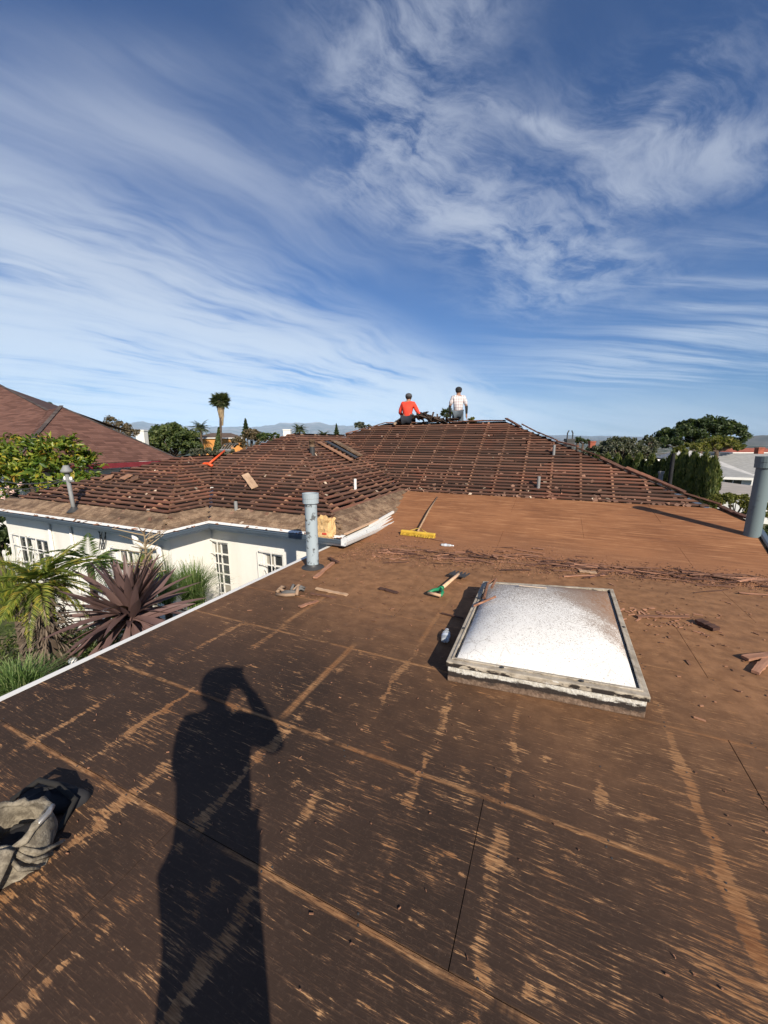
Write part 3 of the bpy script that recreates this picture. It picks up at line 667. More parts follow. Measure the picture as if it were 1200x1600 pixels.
# leftover shake pieces stuck between the boards
def fragments(poly, count, size, parent, mt, seed, name='shake_fragments', lowbias=1.0):
    r = np.random.default_rng(seed); o, e, u, n = frame(poly); pts = [((p - o).dot(e), (p - o).dot(u)) for p in poly]; T = max(p[1] for p in pts); mb = MB()
    while count > 0:
        t = T * (r.random() ** lowbias) * 0.97 + 0.02; iv = interval(pts, t)
        if not iv or r.random() > (iv[1] - iv[0]) / 7.0: continue
        s_ = r.uniform(*iv); c = o + e * s_ + u * t + n * r.uniform(-0.03, 0.012)
        rot = (Matrix((e, u, n)).transposed() @ Matrix.Rotation(r.normal(0, 0.5), 3, 'Z') @ Matrix.Rotation(r.normal(0.1, 0.3), 3, 'X'))
        mb.box(c, (size * r.uniform(0.3, 1.2), size * r.uniform(0.3, 1.3), 0.008), rot); count -= 1
    return tag(mb.build(name, mt, parent), kind='stuff')
M_FRAG = m_wood('shake_scraps', (0.07, 0.036, 0.024), (0.26, 0.15, 0.10), (0.32, 0.15, 0.09), island=True)
M_FRAGP = m_wood('pale_scraps', (0.25, 0.18, 0.12), (0.50, 0.40, 0.30), island=True)
for i, (f_, c1, c2) in enumerate(((F1, 55, 9), (F2, 30, 7), (F3, 70, 11), (F4, 60, 11), (FM, 260, 30))):
    pr = (wingB, wingB, wingA, wingA, mainr)[i]
    fragments(f_, c1, 0.07, pr, M_FRAG, i, lowbias=1.2 if i < 4 else 2.2); fragments(f_, c2, 0.06, pr, M_FRAGP, 50 + i, 'pale_scraps', 1.3 if i < 4 else 2.6)

# --- gutters, flashing, fascia, soffit
def sweep(path, prof, name, mt, parent=house, closed_prof=True):
    """profile (outward, z) carried along a polyline in plan; outward is to the right of travel"""
    path = [Vector(p) for p in path]; n_ = len(path); vs = []; fs = []; k = len(prof)
    for i, p in enumerate(path):
        d0 = (path[i] - path[i - 1]) if i else (path[1] - path[0]); d1 = (path[i + 1] - path[i]) if i < n_ - 1 else d0
        r0 = Vector((d0.y, -d0.x, 0)).normalized(); r1 = Vector((d1.y, -d1.x, 0)).normalized(); m = (r0 + r1); m = m / max(0.3, m.dot(r0))
        if i == 0: m = r1
        if i == n_ - 1: m = r0
        vs += [p + m * o_ + Vector((0, 0, z_)) for o_, z_ in prof]
    for i in range(n_ - 1):
        for j in range(k if closed_prof else k - 1): fs.append((i * k + j, i * k + (j + 1) % k, (i + 1) * k + (j + 1) % k, (i + 1) * k + j))
    if closed_prof: fs += [tuple(range(k)), tuple((n_ - 1) * k + j for j in range(k))]
    mb = MB(); mb.add(vs, fs); return mb.build(name, mt, parent)
eave = [(XL, YE1, ZE), (XE2, YE1, ZE), (XE2, YE3, ZE), (XE4, YE3, ZE)]
GP = [(0.012, -0.015), (0.012, -0.118), (0.085, -0.122), (0.100, -0.095), (0.112, -0.060), (0.122, -0.052), (0.122, -0.036), (0.106, -0.036), (0.106, -0.052), (0.088, -0.090), (0.078, -0.108), (0.020, -0.106), (0.020, -0.015)]
sweep(eave, GP, 'gutter', M_GUTTER)
sweep(eave, [(-0.05, -0.001), (0.008, -0.006), (0.060, -0.028), (0.060, -0.034), (0.006, -0.012), (-0.05, -0.006)], 'drip_flashing', M_WHITE)
full = eave + [(XE4, 7.10, ZE)]
sweep(full, [(0.010, -0.03), (0.010, -0.17), (-0.015, -0.17), (-0.015, -0.03)], 'fascia', M_WHITE)
sweep(full, [(-0.016, -0.10), (-OV - 0.05, -0.10), (-OV - 0.05, -0.115), (-0.016, -0.115)], 'soffit', M_WHITE)
GW = [(a * 1.05, b) for a, b in GP]
sweep([(XE4 + 0.002, YE3 - 0.125, ZE - 0.005), (XE4 + 0.03, 6.2, ZE - 0.03), (XE4 + 0.10, 7.25, ZE - 0.03)], GW, 'loose_gutter', M_GUTW)
sweep([(XE4, YE3 + 0.05, ZE + 0.012), (XE4 - 0.005, 6.3, ZE + 0.012)], [(0.02, -0.006), (0.02, 0.012), (-0.03, 0.012), (-0.03, -0.006)], 'eave_trim', M_PALEW)
sweep([(XE4 + 0.012, 5.9, ZE - 0.01), (XE4 - 0.02, 7.05, ZE + 0.035)], [(0.02, -0.03), (0.02, 0.012), (-0.02, 0.012), (-0.02, -0.03)], 'eave_trim', M_WHITE)
# dirt in the gutter
mb = MB(); r = np.random.default_rng(5)
for (a, b) in ((eave[0], eave[1]), (eave[1], eave[2]), (eave[2], eave[3])):
    a, b = Vector(a), Vector(b); e = (b - a).normalized(); o_ = Vector((e.y, -e.x, 0)); L = (b - a).length
    for q in range(int(L * 9)):
        s_ = r.uniform(0, L); sz = abs(r.normal(0, 0.03)) + 0.01
        mb.box(a + e * s_ + o_ * r.uniform(0.0, 0.09) + Vector((0, 0, r.uniform(-0.035, -0.012))), (sz * r.uniform(0.5, 2.0), sz, 0.008), Matrix.Rotation(r.uniform(0, 3), 3, 'Z') @ Matrix.Rotation(r.normal(0, 0.3), 3, 'X'))
tag(mb.build('gutter_litter', M_CRUMB, house), kind='stuff')
# deck edge metal on the garden side and fascia on the other edge
MB().box((DXL - 0.035, 0.71, -0.012), (0.055, 9.3, 0.018)).build('deck_edge_metal', M_WHITE, house)
MB().box((DXL - 0.083, 0.71, -0.035), (0.03, 9.3, 0.030)).build('deck_gutter_lip', M_GALV, house)
MB().box((DXL - 0.035, 0.71, -0.105), (0.09, 9.3, 0.11)).build('deck_gutter', M_WHITE, house)
def rail(a, b, sz, name, mt, up=0.0):
    a, b = Vector(a), Vector(b); e = (b - a).normalized(); s_ = e.cross(Vector((0, 0, 1))).normalized(); rot = Matrix((e, s_, s_.cross(e))).transposed()
    return MB().box((a + b) / 2 + Vector((0, 0, up)), ((b - a).length, sz[0], sz[1]), rot).build(name, mt, house)
rail((2.66, 6.14, fz(0, 6.14)), (3.045, 8.15, fz(0, 8.15)), (0.03, 0.07), 'edge_strip', M_DARKM, -0.01)
rail((2.56, 5.5, 0), (2.66, 6.12, fz(0, 6.12)), (0.03, 0.07), 'edge_strip', M_DARKM, -0.01)
rail((2.75, 6.2, fz(0, 6.2) - 0.12), (3.12, 8.15, fz(0, 8.15) - 0.12), (0.12, 0.10), 'gutter', M_GUTTER)
rail((2.98, 9.4, 0.22), (2.98, 13.4, 0.22), (0.12, 0.10), 'gutter', M_GUTTER)
# downspout elbow and electric mast stubs under the side wing eave
MB().tube([(-6.45, YE1 - 0.03, 0.08), (-6.45, YE1 - 0.03, -0.06), (-6.42, YE1 + 0.10, -0.16), (-6.25, W1_ - 0.08, -0.20), (-6.22, W1_ - 0.07, -0.5), (-6.22, W1_ - 0.07, -2.8)], 0.05, 10).build('downspout', M_WHITE, house, smooth=True)
for xx in (-9.72, -8.95): MB().tube([(xx, W1_ - 0.03, 0.09), (xx, W1_ - 0.03, -2.8)], 0.028, 8).build('conduit', M_WHITE, house, smooth=True)
cb_ = MB()
for k in range(5):
    x0 = -8.15 + 0.12 * k; cb_.tube([(x0 + 0.25 * math.sin(t * 2.2 + k), W1_ - 0.03 - 0.01 * k, 0.06 - t * (0.55 + 0.12 * k)) for t in np.linspace(0, 1, 10)], 0.008, 5)
cb_.build('cable_bundle', M_DARKM, house)
MB().box((-7.95, W1_ - 0.06, -0.55), (0.14, 0.1, 0.22)).build('meter_box', M_WHITE, house)

# ------------------------------------------------------------------ skylight
def skylight():
    c = [atz(*p, 0.16) for p in ((699, 1032), (1014, 1087), (957, 920), (756, 908))]      # near-left, near-right, far-right, far-left
    ctr = sum(c, Vector()) / 4
    root = empty('skylight', (ctr.x, ctr.y, 0), 'white domed skylight with dusty top in a grey frame', 'skylight')
    def bil(u, v, z): a = c[0].lerp(c[1], u); b = c[3].lerp(c[2], u); p = a.lerp(b, v); return Vector((p.x, p.y, z))
    def ring(o0, o1, z0, z1, name, mt, par=root):
        out = [bil(*q, 0) for q in ((0, 0), (1, 0), (1, 1), (0, 1))]
        def inset(d):
            return [p + ((ctr - p).xy.normalized().to_3d()) * d * 1.414 for p in out]
        a, b = inset(o0), inset(o1); mb = MB(); v = []
        for L, z in ((a, z0), (a, z1), (b, z1), (b, z0)): v += [Vector((p.x, p.y, z)) for p in L]
        fs = []
        for j in range(4):
            for k in range(4): fs.append((j * 4 + k, j * 4 + (k + 1) % 4, ((j + 1) % 4) * 4 + (k + 1) % 4, ((j + 1) % 4) * 4 + k))
        mb.add(v, fs); o = mb.build(name, mt, par); bevel(o, 0.006, 2); return o
    m, n = mat('flaking_curb'); p = n.pos(); f = n.noise(n.mul(p, (3.5, 3.5, 11)), 1.0, 7, 0.68); g = n.noise(p, 40, 5, 0.7); z = n.sep(p)[2]
    edge = n.math('ADD', z, n.math('MULTIPLY', n.math('SUBTRACT', f, 0.5), 0.16))
    cc = n.mix(n.ss(n.math('ADD', edge, n.math('MULTIPLY', g, 0.02)), 0.092, 0.108), (0.030, 0.022, 0.018), n.mix(n.ss(g, 0.4, 0.6), (0.50, 0.47, 0.40), (0.66, 0.64, 0.58)))
    cc = n.mix(n.ss(edge, 0.052, 0.030), cc, n.mix(n.ss(g, 0.4, 0.7), (0.14, 0.09, 0.06), (0.26, 0.18, 0.125)))
    n.out(cc, 0.85, bump=n.math('ADD', f, g), bs=0.9, bd=0.012)
    ring(0.004, 0.07, 0.002, 0.128, 'curb', m)
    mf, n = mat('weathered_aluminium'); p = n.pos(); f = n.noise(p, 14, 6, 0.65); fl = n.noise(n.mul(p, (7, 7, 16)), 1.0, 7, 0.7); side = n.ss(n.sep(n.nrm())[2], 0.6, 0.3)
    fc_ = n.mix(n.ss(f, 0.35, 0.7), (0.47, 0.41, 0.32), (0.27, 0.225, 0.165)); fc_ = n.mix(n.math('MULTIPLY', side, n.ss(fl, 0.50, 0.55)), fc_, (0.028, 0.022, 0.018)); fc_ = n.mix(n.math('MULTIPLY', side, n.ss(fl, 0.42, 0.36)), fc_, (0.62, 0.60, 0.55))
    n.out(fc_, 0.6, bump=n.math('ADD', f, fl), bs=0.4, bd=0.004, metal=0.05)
    fr = ring(-0.010, 0.040, 0.122, 0.158, 'frame', mf); ring(0.026, 0.046, 0.157, 0.166, 'frame_lip', mf, fr)
    md, n = mat('dirty_acrylic'); p = n.pos(); s_ = n.sep(p)
    sp = n.noise(p, 130, 3, 0.6); sp2 = n.noise(p, 40, 6, 0.74); big = n.noise(p, 2.3, 4, 0.55)
    far = n.ss(n.math('ADD', s_[1], n.math('MULTIPLY', n.math('SUBTRACT', big, 0.5), 0.9)), 2.55, 4.05)
    rgt = n.math('MULTIPLY', n.ss(n.math('ADD', n.math('ADD', s_[0], n.math('MULTIPLY', s_[1], 0.55)), n.math('MULTIPLY', n.math('SUBTRACT', big, 0.5), 0.7)), 1.98, 2.6), 1.0)
    crk = n.vor(n.vm('ADD', n.mul(p, (7.0, 7.0, 0.5)), n.vm('SCALE', n.noise(p, 6, 3, col=True), scale=0.25)), 1.0, 'DISTANCE_TO_EDGE')
    base = n.mix(n.math('MULTIPLY', far, 0.55), (0.82, 0.80, 0.745), (0.66, 0.63, 0.59))
    speck = n.math('MULTIPLY', n.ss(n.math('ADD', n.math('ADD', n.math('MULTIPLY', sp, 0.75), n.math('MULTIPLY', sp2, 0.35)), n.math('MULTIPLY', n.math('ADD', far, rgt), 0.15)), 0.60, 0.70), 0.8)
    cc = n.mix(speck, base, (0.22, 0.175, 0.14))
    cc = n.mix(n.math('MULTIPLY', n.ss(crk, 0.035, 0.0), n.math('MULTIPLY', n.ss(n.noise(p, 2.7, 3), 0.5, 0.62), 0.35)), cc, (0.24, 0.19, 0.15))
    cc = n.mix(n.math('MULTIPLY', rgt, n.ss(sp2, 0.30, 0.62, 0.35, 0.95)), cc, (0.235, 0.125, 0.07))
    n.out(cc, n.mix(far, (0.5,) * 3, (0.85,) * 3), bump=n.math('ADD', sp, sp2), bs=0.22, bd=0.004, spec=0.12)
    N = 36; v = []; fs = []
    for j in range(N + 1):
        for i in range(N + 1):
            u, w_ = i / N, j / N; q = bil(0.045 + 0.91 * u, 0.036 + 0.928 * w_, 0)
            hgt = (1 - abs(2 * u - 1) ** 2.6) * (1 - abs(2 * w_ - 1) ** 2.6)
            v.append((q.x, q.y, 0.155 + 0.125 * max(0, hgt) ** 0.75 + 0.002 * mnoise.noise(Vector((q.x * 6, q.y * 6, 0)))))
    for j in range(N):
        for i in range(N): a = j * (N + 1) + i; fs.append((a, a + 1, a + N + 2, a + N + 1))
    mb = MB(); mb.add(v, fs); mb.build('dome', md, root, smooth=True)
    # slot of old tape on the dome and a few screws
    q = [bil(u, w_, 0) for u, w_ in ((0.30, 0.80), (0.50, 0.79))]
    zz = 0.155 + 0.125 * ((1 - 0.4 ** 2.6) * (1 - 0.6 ** 2.6)) ** 0.75 + 0.012
    e = (q[1] - q[0]); MB().box((q[0] + q[1]) / 2 + Vector((0, 0, zz)), (e.length, 0.022, 0.006), Matrix.Rotation(math.atan2(e.y, e.x), 3, 'Z') @ Matrix.Rotation(-0.16, 3, 'X')).build('tape_strip', M_FRAGP, root)
    for u, w_ in ((0.012, 0.3), (0.012, 0.7), (0.988, 0.5), (0.3, 0.012), (0.7, 0.012)): MB().lathe(bil(u, w_, 0.1665), [(0.012, 0), (0.012, 0.004), (0.004, 0.007)], 8, capt=True).build('screw', M_DARKM, root)
    return root, c
sky_root, SKC = skylight()

# ------------------------------------------------------------------ vents
def pipe(base, top_z, r, cap_r, cap_h, mt, label, name='vent_pipe', group=None, sleeve=None, lean=(0, 0)):
    b = Vector(base); t = Vector((b.x + lean[0], b.y + lean[1], top_z)); root = empty(name, b, label, 'vent', group)
    mb = MB(); ax = t - b; n = 24
    def at(f): return b + ax * f
    mb.tube([at(0), at(0.36)], r * 1.025, n, cap=False); mb.tube([at(0.355), at(1)], r, n, cap=False)
    mb.tube([at(1), at(0.5)], [r * 0.93, r * 0.93], n, cap=False); mb.build('stack', mt, root, smooth=True)
    if cap_r:
        L = ax.length; f0 = 1 - cap_h * 0.8 / L; f1 = 1 + cap_h * 0.2 / L
        MB().lathe(at(f0), [(r * 1.01, 0), (cap_r, 0.004), (cap_r, cap_h * 0.5), (cap_r * 1.03, cap_h * 0.52), (cap_r * 1.03, cap_h), (cap_r * 0.9, cap_h), (cap_r * 0.88, 0.02)], n).build('cap', mt, root, smooth=False)
    if sleeve: MB().tube([b - Vector((0, 0, sleeve)), b + Vector((0, 0, 0.02))], [r * 1.22, r * 1.18], n).build('sleeve', M_WHITE, root, smooth=True)
    return root
pipe(atz(489, 886, 0), 0.96, 0.078, 0.102, 0.13, M_PIPE, 'chipped pale blue vent pipe standing on the plywood beside the white wall')
MB_ = MB().lathe(atz(489, 886, 0.003), [(0.15, 0), (0.145, 0.006), (0.09, 0.012), (0.082, 0.05)], 20).build('flashing', M_DARKM, bpy.data.objects['vent_pipe'], smooth=True)
pr_ = Vector((2.80, 7.42, 0.14)); pipe(pr_, 1.385, 0.098, 0.122, 0.17, M_PIPE2, 'thick grey green vent pipe with collar and white base at the slanting roof edge', sleeve=0.55, lean=(0.02, 0.02))
def on(poly, px, py): o, e, u, n = frame(poly); return atpl(px, py, o, n)
def stub(poly, px, py, px2, py2, r, mt, label, cap=False):
    b = on(poly, px, py); d = (b - CAM).dot(FW); t = atd(px2, py2, d); return pipe(b - Vector((0, 0, 0.06)), t.z, r, r * 1.35 if cap else 0, 0.06, mt, label)
stub(F3, 369, 796, 368, 783, 0.032, M_GALV, 'short grey vent stub low on the stripped wing beside the valley')
stub(F4, 555, 763, 555, 748, 0.03, M_WHITE, 'thin white vent stub on the wing slope near the broom')
v5 = stub(F4, 488, 709, 488, 687, 0.06, M_DARKM, 'dark vent pipe with pale cap beside the loose valley boards')
pb = on(F4, 488, 709); MB().lathe((pb.x, pb.y, atd(488, 687, (pb - CAM).dot(FW)).z - 0.16), [(0.066, 0), (0.068, 0.1), (0.072, 0.1), (0.072, 0.17)], 16).build('pale_band', M_EAVEB, v5, smooth=True)
stub(FM, 841, 762, 841, 744, 0.036, M_GALV, 'grey vent stub near the bottom of the main slope')
stub(FM, 865, 710, 865, 695, 0.032, M_GALV, 'grey vent stub high on the main slope near its hip')
# mast with a hood on the side wing
mb_ = on(F1, 116, 797); d_ = (mb_ - CAM).dot(FW); mt_ = atd(104, 738, d_)
root = empty('roof_mast', mb_, 'thin grey roof mast with round hood and crossbar on the side wing', 'mast')
MB().tube([mb_ - Vector((0, 0, 0.08)), mb_.lerp(mt_, 0.9)], 0.036, 12).build('pole', M_GALV, root, smooth=True)
MB().lathe(mb_.lerp(mt_, 0.9), [(0.038, 0), (0.042, 0.09), (0.095, 0.07), (0.098, 0.11), (0.06, 0.17), (0.045, 0.21)], 16, capt=True).build('hood', M_GALV, root, smooth=True)
c0 = mb_.lerp(mt_, 0.78); MB().box(c0, (0.30, 0.05, 0.035)).build('crossbar', M_GALV, root)
for dx in (-0.10, 0.10): MB().lathe(c0 + Vector((dx, 0, 0.0)), [(0.02, 0), (0.028, 0.05), (0.018, 0.08)], 10, capt=True).build('insulator', M_WHITE, root, smooth=True)
wr = MB()
for k, (px, py) in enumerate(((-60, 725), (-60, 742))):
    a = c0 + Vector((-0.12, 0, 0.03 - 0.03 * k)); b = atd(px, py, d_ + 1.0); wr.tube([a.lerp(b, t) - Vector((0, 0, 0.25 * math.sin(math.pi * t))) for t in np.linspace(0, 1, 12)], 0.012, 5)
wr.build('service_wire', M_DARKM, root)
MB().lathe(mb_ - Vector((0, 0, 0.03)), [(0.13, 0), (0.07, 0.05), (0.045, 0.10)], 14).build('flashing', M_DARKM, root, smooth=True)
# black stack and small vents beyond the right hip
pbk = atd(1046, 757, 9.4); pipe(pbk - Vector((0, 0, 0.3)), atd(1048, 708, 9.4).z, 0.042, 0, 0, M_BLACK, 'tall thin black vent stack beyond the right hip')
pbk = atd(1032, 747, 9.6); pipe(pbk - Vector((0, 0, 0.3)), atd(1032, 737, 9.6).z, 0.05, 0.065, 0.06, M_GALV, 'short grey vent just beyond the right hip')

# ------------------------------------------------------------------ tools and litter on the deck
# push broom
def broom():
    a, b = atz(627, 826, 0.16), atz(680, 832, 0.16); tip = atpl(683, 777, (0, 5.5, 0.02), (0, -K, 1))
    z0 = K * ((a.y + b.y) / 2 - 5.5)
    c = (a + b) / 2; c.z = z0; e = (b - a); e.z = 0; L = e.length; e.normalize(); s_ = Vector((-e.y, e.x, 0))
    root = empty('push_broom', c, 'yellow push broom with long wooden handle lying before the main slope', 'broom')
    rot = Matrix((e, s_, Vector((0, 0, 1)))).transposed()
    my, n = mat('yellow_bristle'); f = n.noise(n.mul(n.pos(), (60, 60, 4)), 1, 3); n.out(n.mix(f, (0.40, 0.24, 0.02), (0.66, 0.44, 0.05)), 0.7, bump=f, bs=0.6)
    head = MB().box(c + Vector((0, 0, 0.066)), (L, 0.062, 0.040), rot).build('head', m_plain('yellow_paint', (0.62, 0.40, 0.05), 0.5), root); bevel(head, 0.012)
    r = np.random.default_rng(2); br = MB()
    for k in range(420):
        p = c + e * r.uniform(-L / 2 + 0.01, L / 2 - 0.01) + s_ * r.uniform(-0.034, 0.034) + Vector((0, 0, 0.055)); q = p + s_ * r.normal(-0.012, 0.014) + e * r.normal(0, 0.01) - Vector((0, 0, 0.050))
        br.tube([p, q], [0.006, 0.004], 4)
    br.build('bristles', my, head)
    h0 = c + Vector((0, 0, 0.09)); MB().tube([h0, h0.lerp(tip, 0.5) + Vector((0, 0, 0.03)), tip], 0.0155, 10).build('handle', M_PALEW, root, smooth=True)
    wv = MB(); bk = h0.lerp(tip, 0.06)
    for sg in (-1, 1): wv.tube([c + e * (sg * L * 0.28) + Vector((0, 0, 0.08)), c + e * (sg * L * 0.14) + s_ * 0.03 + Vector((0, 0, 0.105)), bk + Vector((0, 0, 0.012))], 0.006, 6)
    wv.build('brace', m_plain('yellow_wire', (0.5, 0.34, 0.06), 0.5), root, smooth=True)
broom()
# small fork with a green D-grip
def fork():
    g, hd = atz(680, 929, 0.03), atz(716, 901, 0.03); e = (hd - g).normalized(); s_ = Vector((-e.y, e.x, 0)); U = Vector((0, 0, 1))
    root = empty('shingle_fork', g, 'short shingle fork with green grip lying on the dusty plywood', 'tool')
    a = g + e * 0.13; MB().tube([a + U * 0.015, hd + U * 0.03], 0.02, 10).build('shaft', M_PALEW, root, smooth=True)
    mg = m_plain('green_plastic', (0.02, 0.20, 0.085), 0.45)
    gp = MB(); gp.tube([a + e * 0.06 + U * 0.015, a + U * 0.018], [0.024, 0.03], 10)
    for sg in (-1, 1): gp.tube([a + U * 0.018, a - e * 0.06 + s_ * (0.055 * sg) + U * 0.015, g - e * 0.02 + s_ * (0.075 * sg) + U * 0.012], [0.022, 0.018, 0.016], 8)
    gp.build('grip', mg, root, smooth=True)
    MB().tube([g - e * 0.02 - s_ * 0.075 + U * 0.012, g - e * 0.02 + s_ * 0.075 + U * 0.012], 0.016, 10).build('crossbar', M_PALEW, root, smooth=True)
    hdm = MB(); hdm.box(hd + U * 0.025, (0.10, 0.20, 0.012), Matrix((e, s_, U)).transposed()); hdm.build('blade', M_DARKM, root)
    for k in range(5):
        t = -0.09 + 0.045 * k; MB().box(hd + e * 0.085 + s_ * t + U * 0.02, (0.09, 0.022, 0.008), Matrix((e, s_, U)).transposed()).build('tooth', M_DARKM, root)
fork()
# bottles
def bottle(px, py, ang, label, z=0.035, squash=0.7):
    p = atz(px, py, z); root = empty('water_bottle', p - Vector((0, 0, z)), label, 'bottle')
    m, n = mat('clear_plastic'); f = n.noise(n.pos(), 40, 3); n.out((0.62, 0.66, 0.68), 0.15, bump=f, bs=0.8, bd=0.01, spec=0.6, Alpha=0.62)
    prof = [(0.006, 0), (0.028, 0.002), (0.032, 0.02), (0.029, 0.035), (0.032, 0.05), (0.029, 0.065), (0.032, 0.08), (0.029, 0.095), (0.033, 0.12), (0.030, 0.14), (0.016, 0.175), (0.013, 0.18), (0.013, 0.195)]
    M = Matrix.Translation(p) @ Matrix.Rotation(ang, 4, 'Z') @ Matrix.Rotation(R(90), 4, 'Y') @ Matrix.Diagonal((squash, 1.1, 1, 1)) @ Matrix.Translation((0, 0, -0.1))
    for nm, q, mt in (('body', prof, m), ('cap', [(0.0145, 0.183), (0.0145, 0.2), (0.004, 0.2)], m_plain('bottle_cap', (0.7, 0.72, 0.74), 0.4)), ('paper_band', [(0.0335, 0.055), (0.0335, 0.095)], m_plain('bottle_band', (0.55, 0.60, 0.66), 0.5))):
        me = MB().lathe((0, 0, 0), q, 18).mesh(nm, mt, True); o = link(nm, me, None, M); o.parent = root; o.matrix_parent_inverse = root.matrix_basis.inverted()
bottle(699, 852, R(8), 'clear plastic bottle lying on the dusty plywood near the broom')
bottle(697, 992, R(100), 'clear plastic bottle lying in the shadow of the skylight')
# stiff work glove
def glove():
    c = atz(452, 928, 0); root = empty('work_glove', c, 'curled grey work glove with tan cuff straps near the deck edge', 'glove')
    mg = m_plain('grey_knit', (0.12, 0.115, 0.11), 0.9); mt = m_plain('tan_leather', (0.30, 0.20, 0.13), 0.85)
    v, f = [], []; N = 12
    for j in range(7):
        for i in range(N):
            a = 2 * math.pi * i / N; rr = 0.085 + 0.02 * math.sin(2 * a + j); v.append(c + Vector((math.cos(a) * rr * (1.0 + 0.1 * math.sin(j)), math.sin(a) * rr * 0.75, 0.008 + 0.055 * math.sin(j / 6 * math.pi) * (0.6 + 0.4 * math.cos(a + 1)))) * (1) + Vector((0, 0, 0)) - Vector((0, 0, 0)))
    for j in range(6):
        sc = 1 - (j + 1) * 0.13
        for i in range(N):
            p = v[(j + 1) * N + i]; v[(j + 1) * N + i] = Vector((c.x + (p.x - c.x) * sc, c.y + (p.y - c.y) * sc, p.z))
            f.append((j * N + i, j * N + (i + 1) % N, (j + 1) * N + (i + 1) % N, (j + 1) * N + i))
    f.append(tuple(6 * N + i for i in range(N))); mb = MB(); mb.add(v, f); mb.build('palm', mg, root, smooth=True)
    for k, (a, L) in enumerate(((0.6, 0.11), (1.0, 0.13), (1.4, 0.13), (1.85, 0.11), (3.3, 0.09))):
        d = Vector((math.cos(a), math.sin(a), 0)); p = c + d * 0.06 + Vector((0, 0, 0.02))
        MB().tube([p, p + d * L * 0.6 + Vector((0, 0, 0.035)), p + d * L * 0.95 + Vector((0, 0, 0.01))], [0.017, 0.015, 0.011], 8).build('finger', mt if k in (2, 4) else mg, root, smooth=True)
    for pts in ([(-0.13, -0.05, 0.015), (-0.125, 0.03, 0.05), (-0.13, 0.09, 0.02)], [(-0.1, -0.09, 0.012), (0.02, -0.08, 0.02), (0.10, -0.03, 0.02)], [(0.02, 0.15, 0.015), (0.07, 0.06, 0.06), (0.12, -0.03, 0.02)]):
        MB().tube([c + Vector(q) for q in pts], 0.018, 7).build('cuff_strap', mt, root, smooth=True)
glove()
# paper sack on the wing eave
def sack():
    b0, b1 = on(F3, 496, 838), on(F3, 520, 838); d = (b0 - CAM).dot(FW); ht = (838 - 807) / F_PX * d; wv = (b1 - b0).length
    c = (b0 + b1) / 2 + Vector((0, 0.03, -0.03)); root = empty('paper_sack', c, 'crumpled tan paper sack with small red print standing on the wing eave', 'bag')
    m, n = mat('kraft_paper'); f = n.noise(n.pos(), 14, 4, 0.6); n.out(n.mix(n.ss(f, 0.3, 0.7), (0.52, 0.33, 0.14), (0.68, 0.46, 0.22)), 0.85, bump=f, bs=0.8, bd=0.02)
    v, fs = [], []; N = 20; Z = 7; r = np.random.default_rng(3)
    for j in range(Z):
        for i in range(N):
            a = 2 * math.pi * i / N; sq = 1 / max(abs(math.cos(a)), abs(math.sin(a))) ; sq = min(sq, 1.25)
            rad = (0.52 + 0.03 * math.sin(j * 1.1)) * sq; zz = ht * j / (Z - 1) + (0.03 * math.sin(3 * a + 1) + r.normal(0, 0.012) if j == Z - 1 else 0)
            v.append(c + Vector((math.cos(a) * rad * wv + r.normal(0, 0.006), math.sin(a) * rad * wv * 0.62 + r.normal(0, 0.006), zz)))
    for j in range(Z - 1):
        for i in range(N): fs.append((j * N + i, j * N + (i + 1) % N, (j + 1) * N + (i + 1) % N, (j + 1) * N + i))
    fs.append(tuple(range(N))); mb = MB(); mb.add(v, fs); mb.build('paper_body', m, root)
    MB().box(c + Vector((0.03, -0.62 * wv * 0.52 - 0.012, ht * 0.28)), (wv * 0.3, 0.003, ht * 0.10)).build('red_print', m_plain('red_ink', (0.55, 0.07, 0.04), 0.8), root)
sack()
# orange rake across the valley
def rake():
    a, b = on(F3, 323, 731), on(F3, 352, 708); a.z += 0.05; b.z += 0.07
    root = empty('tear_off_rake', a, 'orange handled fork with steel tines lying across the wing valley', 'tool')
    mo_ = m_plain('orange_paint', (0.62, 0.085, 0.022), 0.5); e = (b - a).normalized(); s_ = e.cross(Vector((0, 0, 1))).normalized()
    MB().tube([a, b], 0.026, 10).build('handle', mo_, root, smooth=True); MB().tube([a - s_ * 0.17, a - s_ * 0.05 + Vector((0, 0, 0.05)), a + s_ * 0.05 + Vector((0, 0, 0.05)), a + s_ * 0.17], 0.035, 8).build('grip', mo_, root, smooth=True)
    MB().box(b, (0.06, 0.30, 0.04), Matrix((e, s_, s_.cross(e))).transposed()).build('yoke', M_GALV, root)
    for k in range(5): t = -0.14 + 0.07 * k; MB().tube([b + s_ * t, b + e * 0.22 + s_ * t * 1.2 + Vector((0, 0, 0.05)), b + e * 0.42 + s_ * t * 1.3 + Vector((0, 0, 0.0))], [0.007, 0.006, 0.004], 6).build('tine', M_GALV, root, smooth=True)
rake()
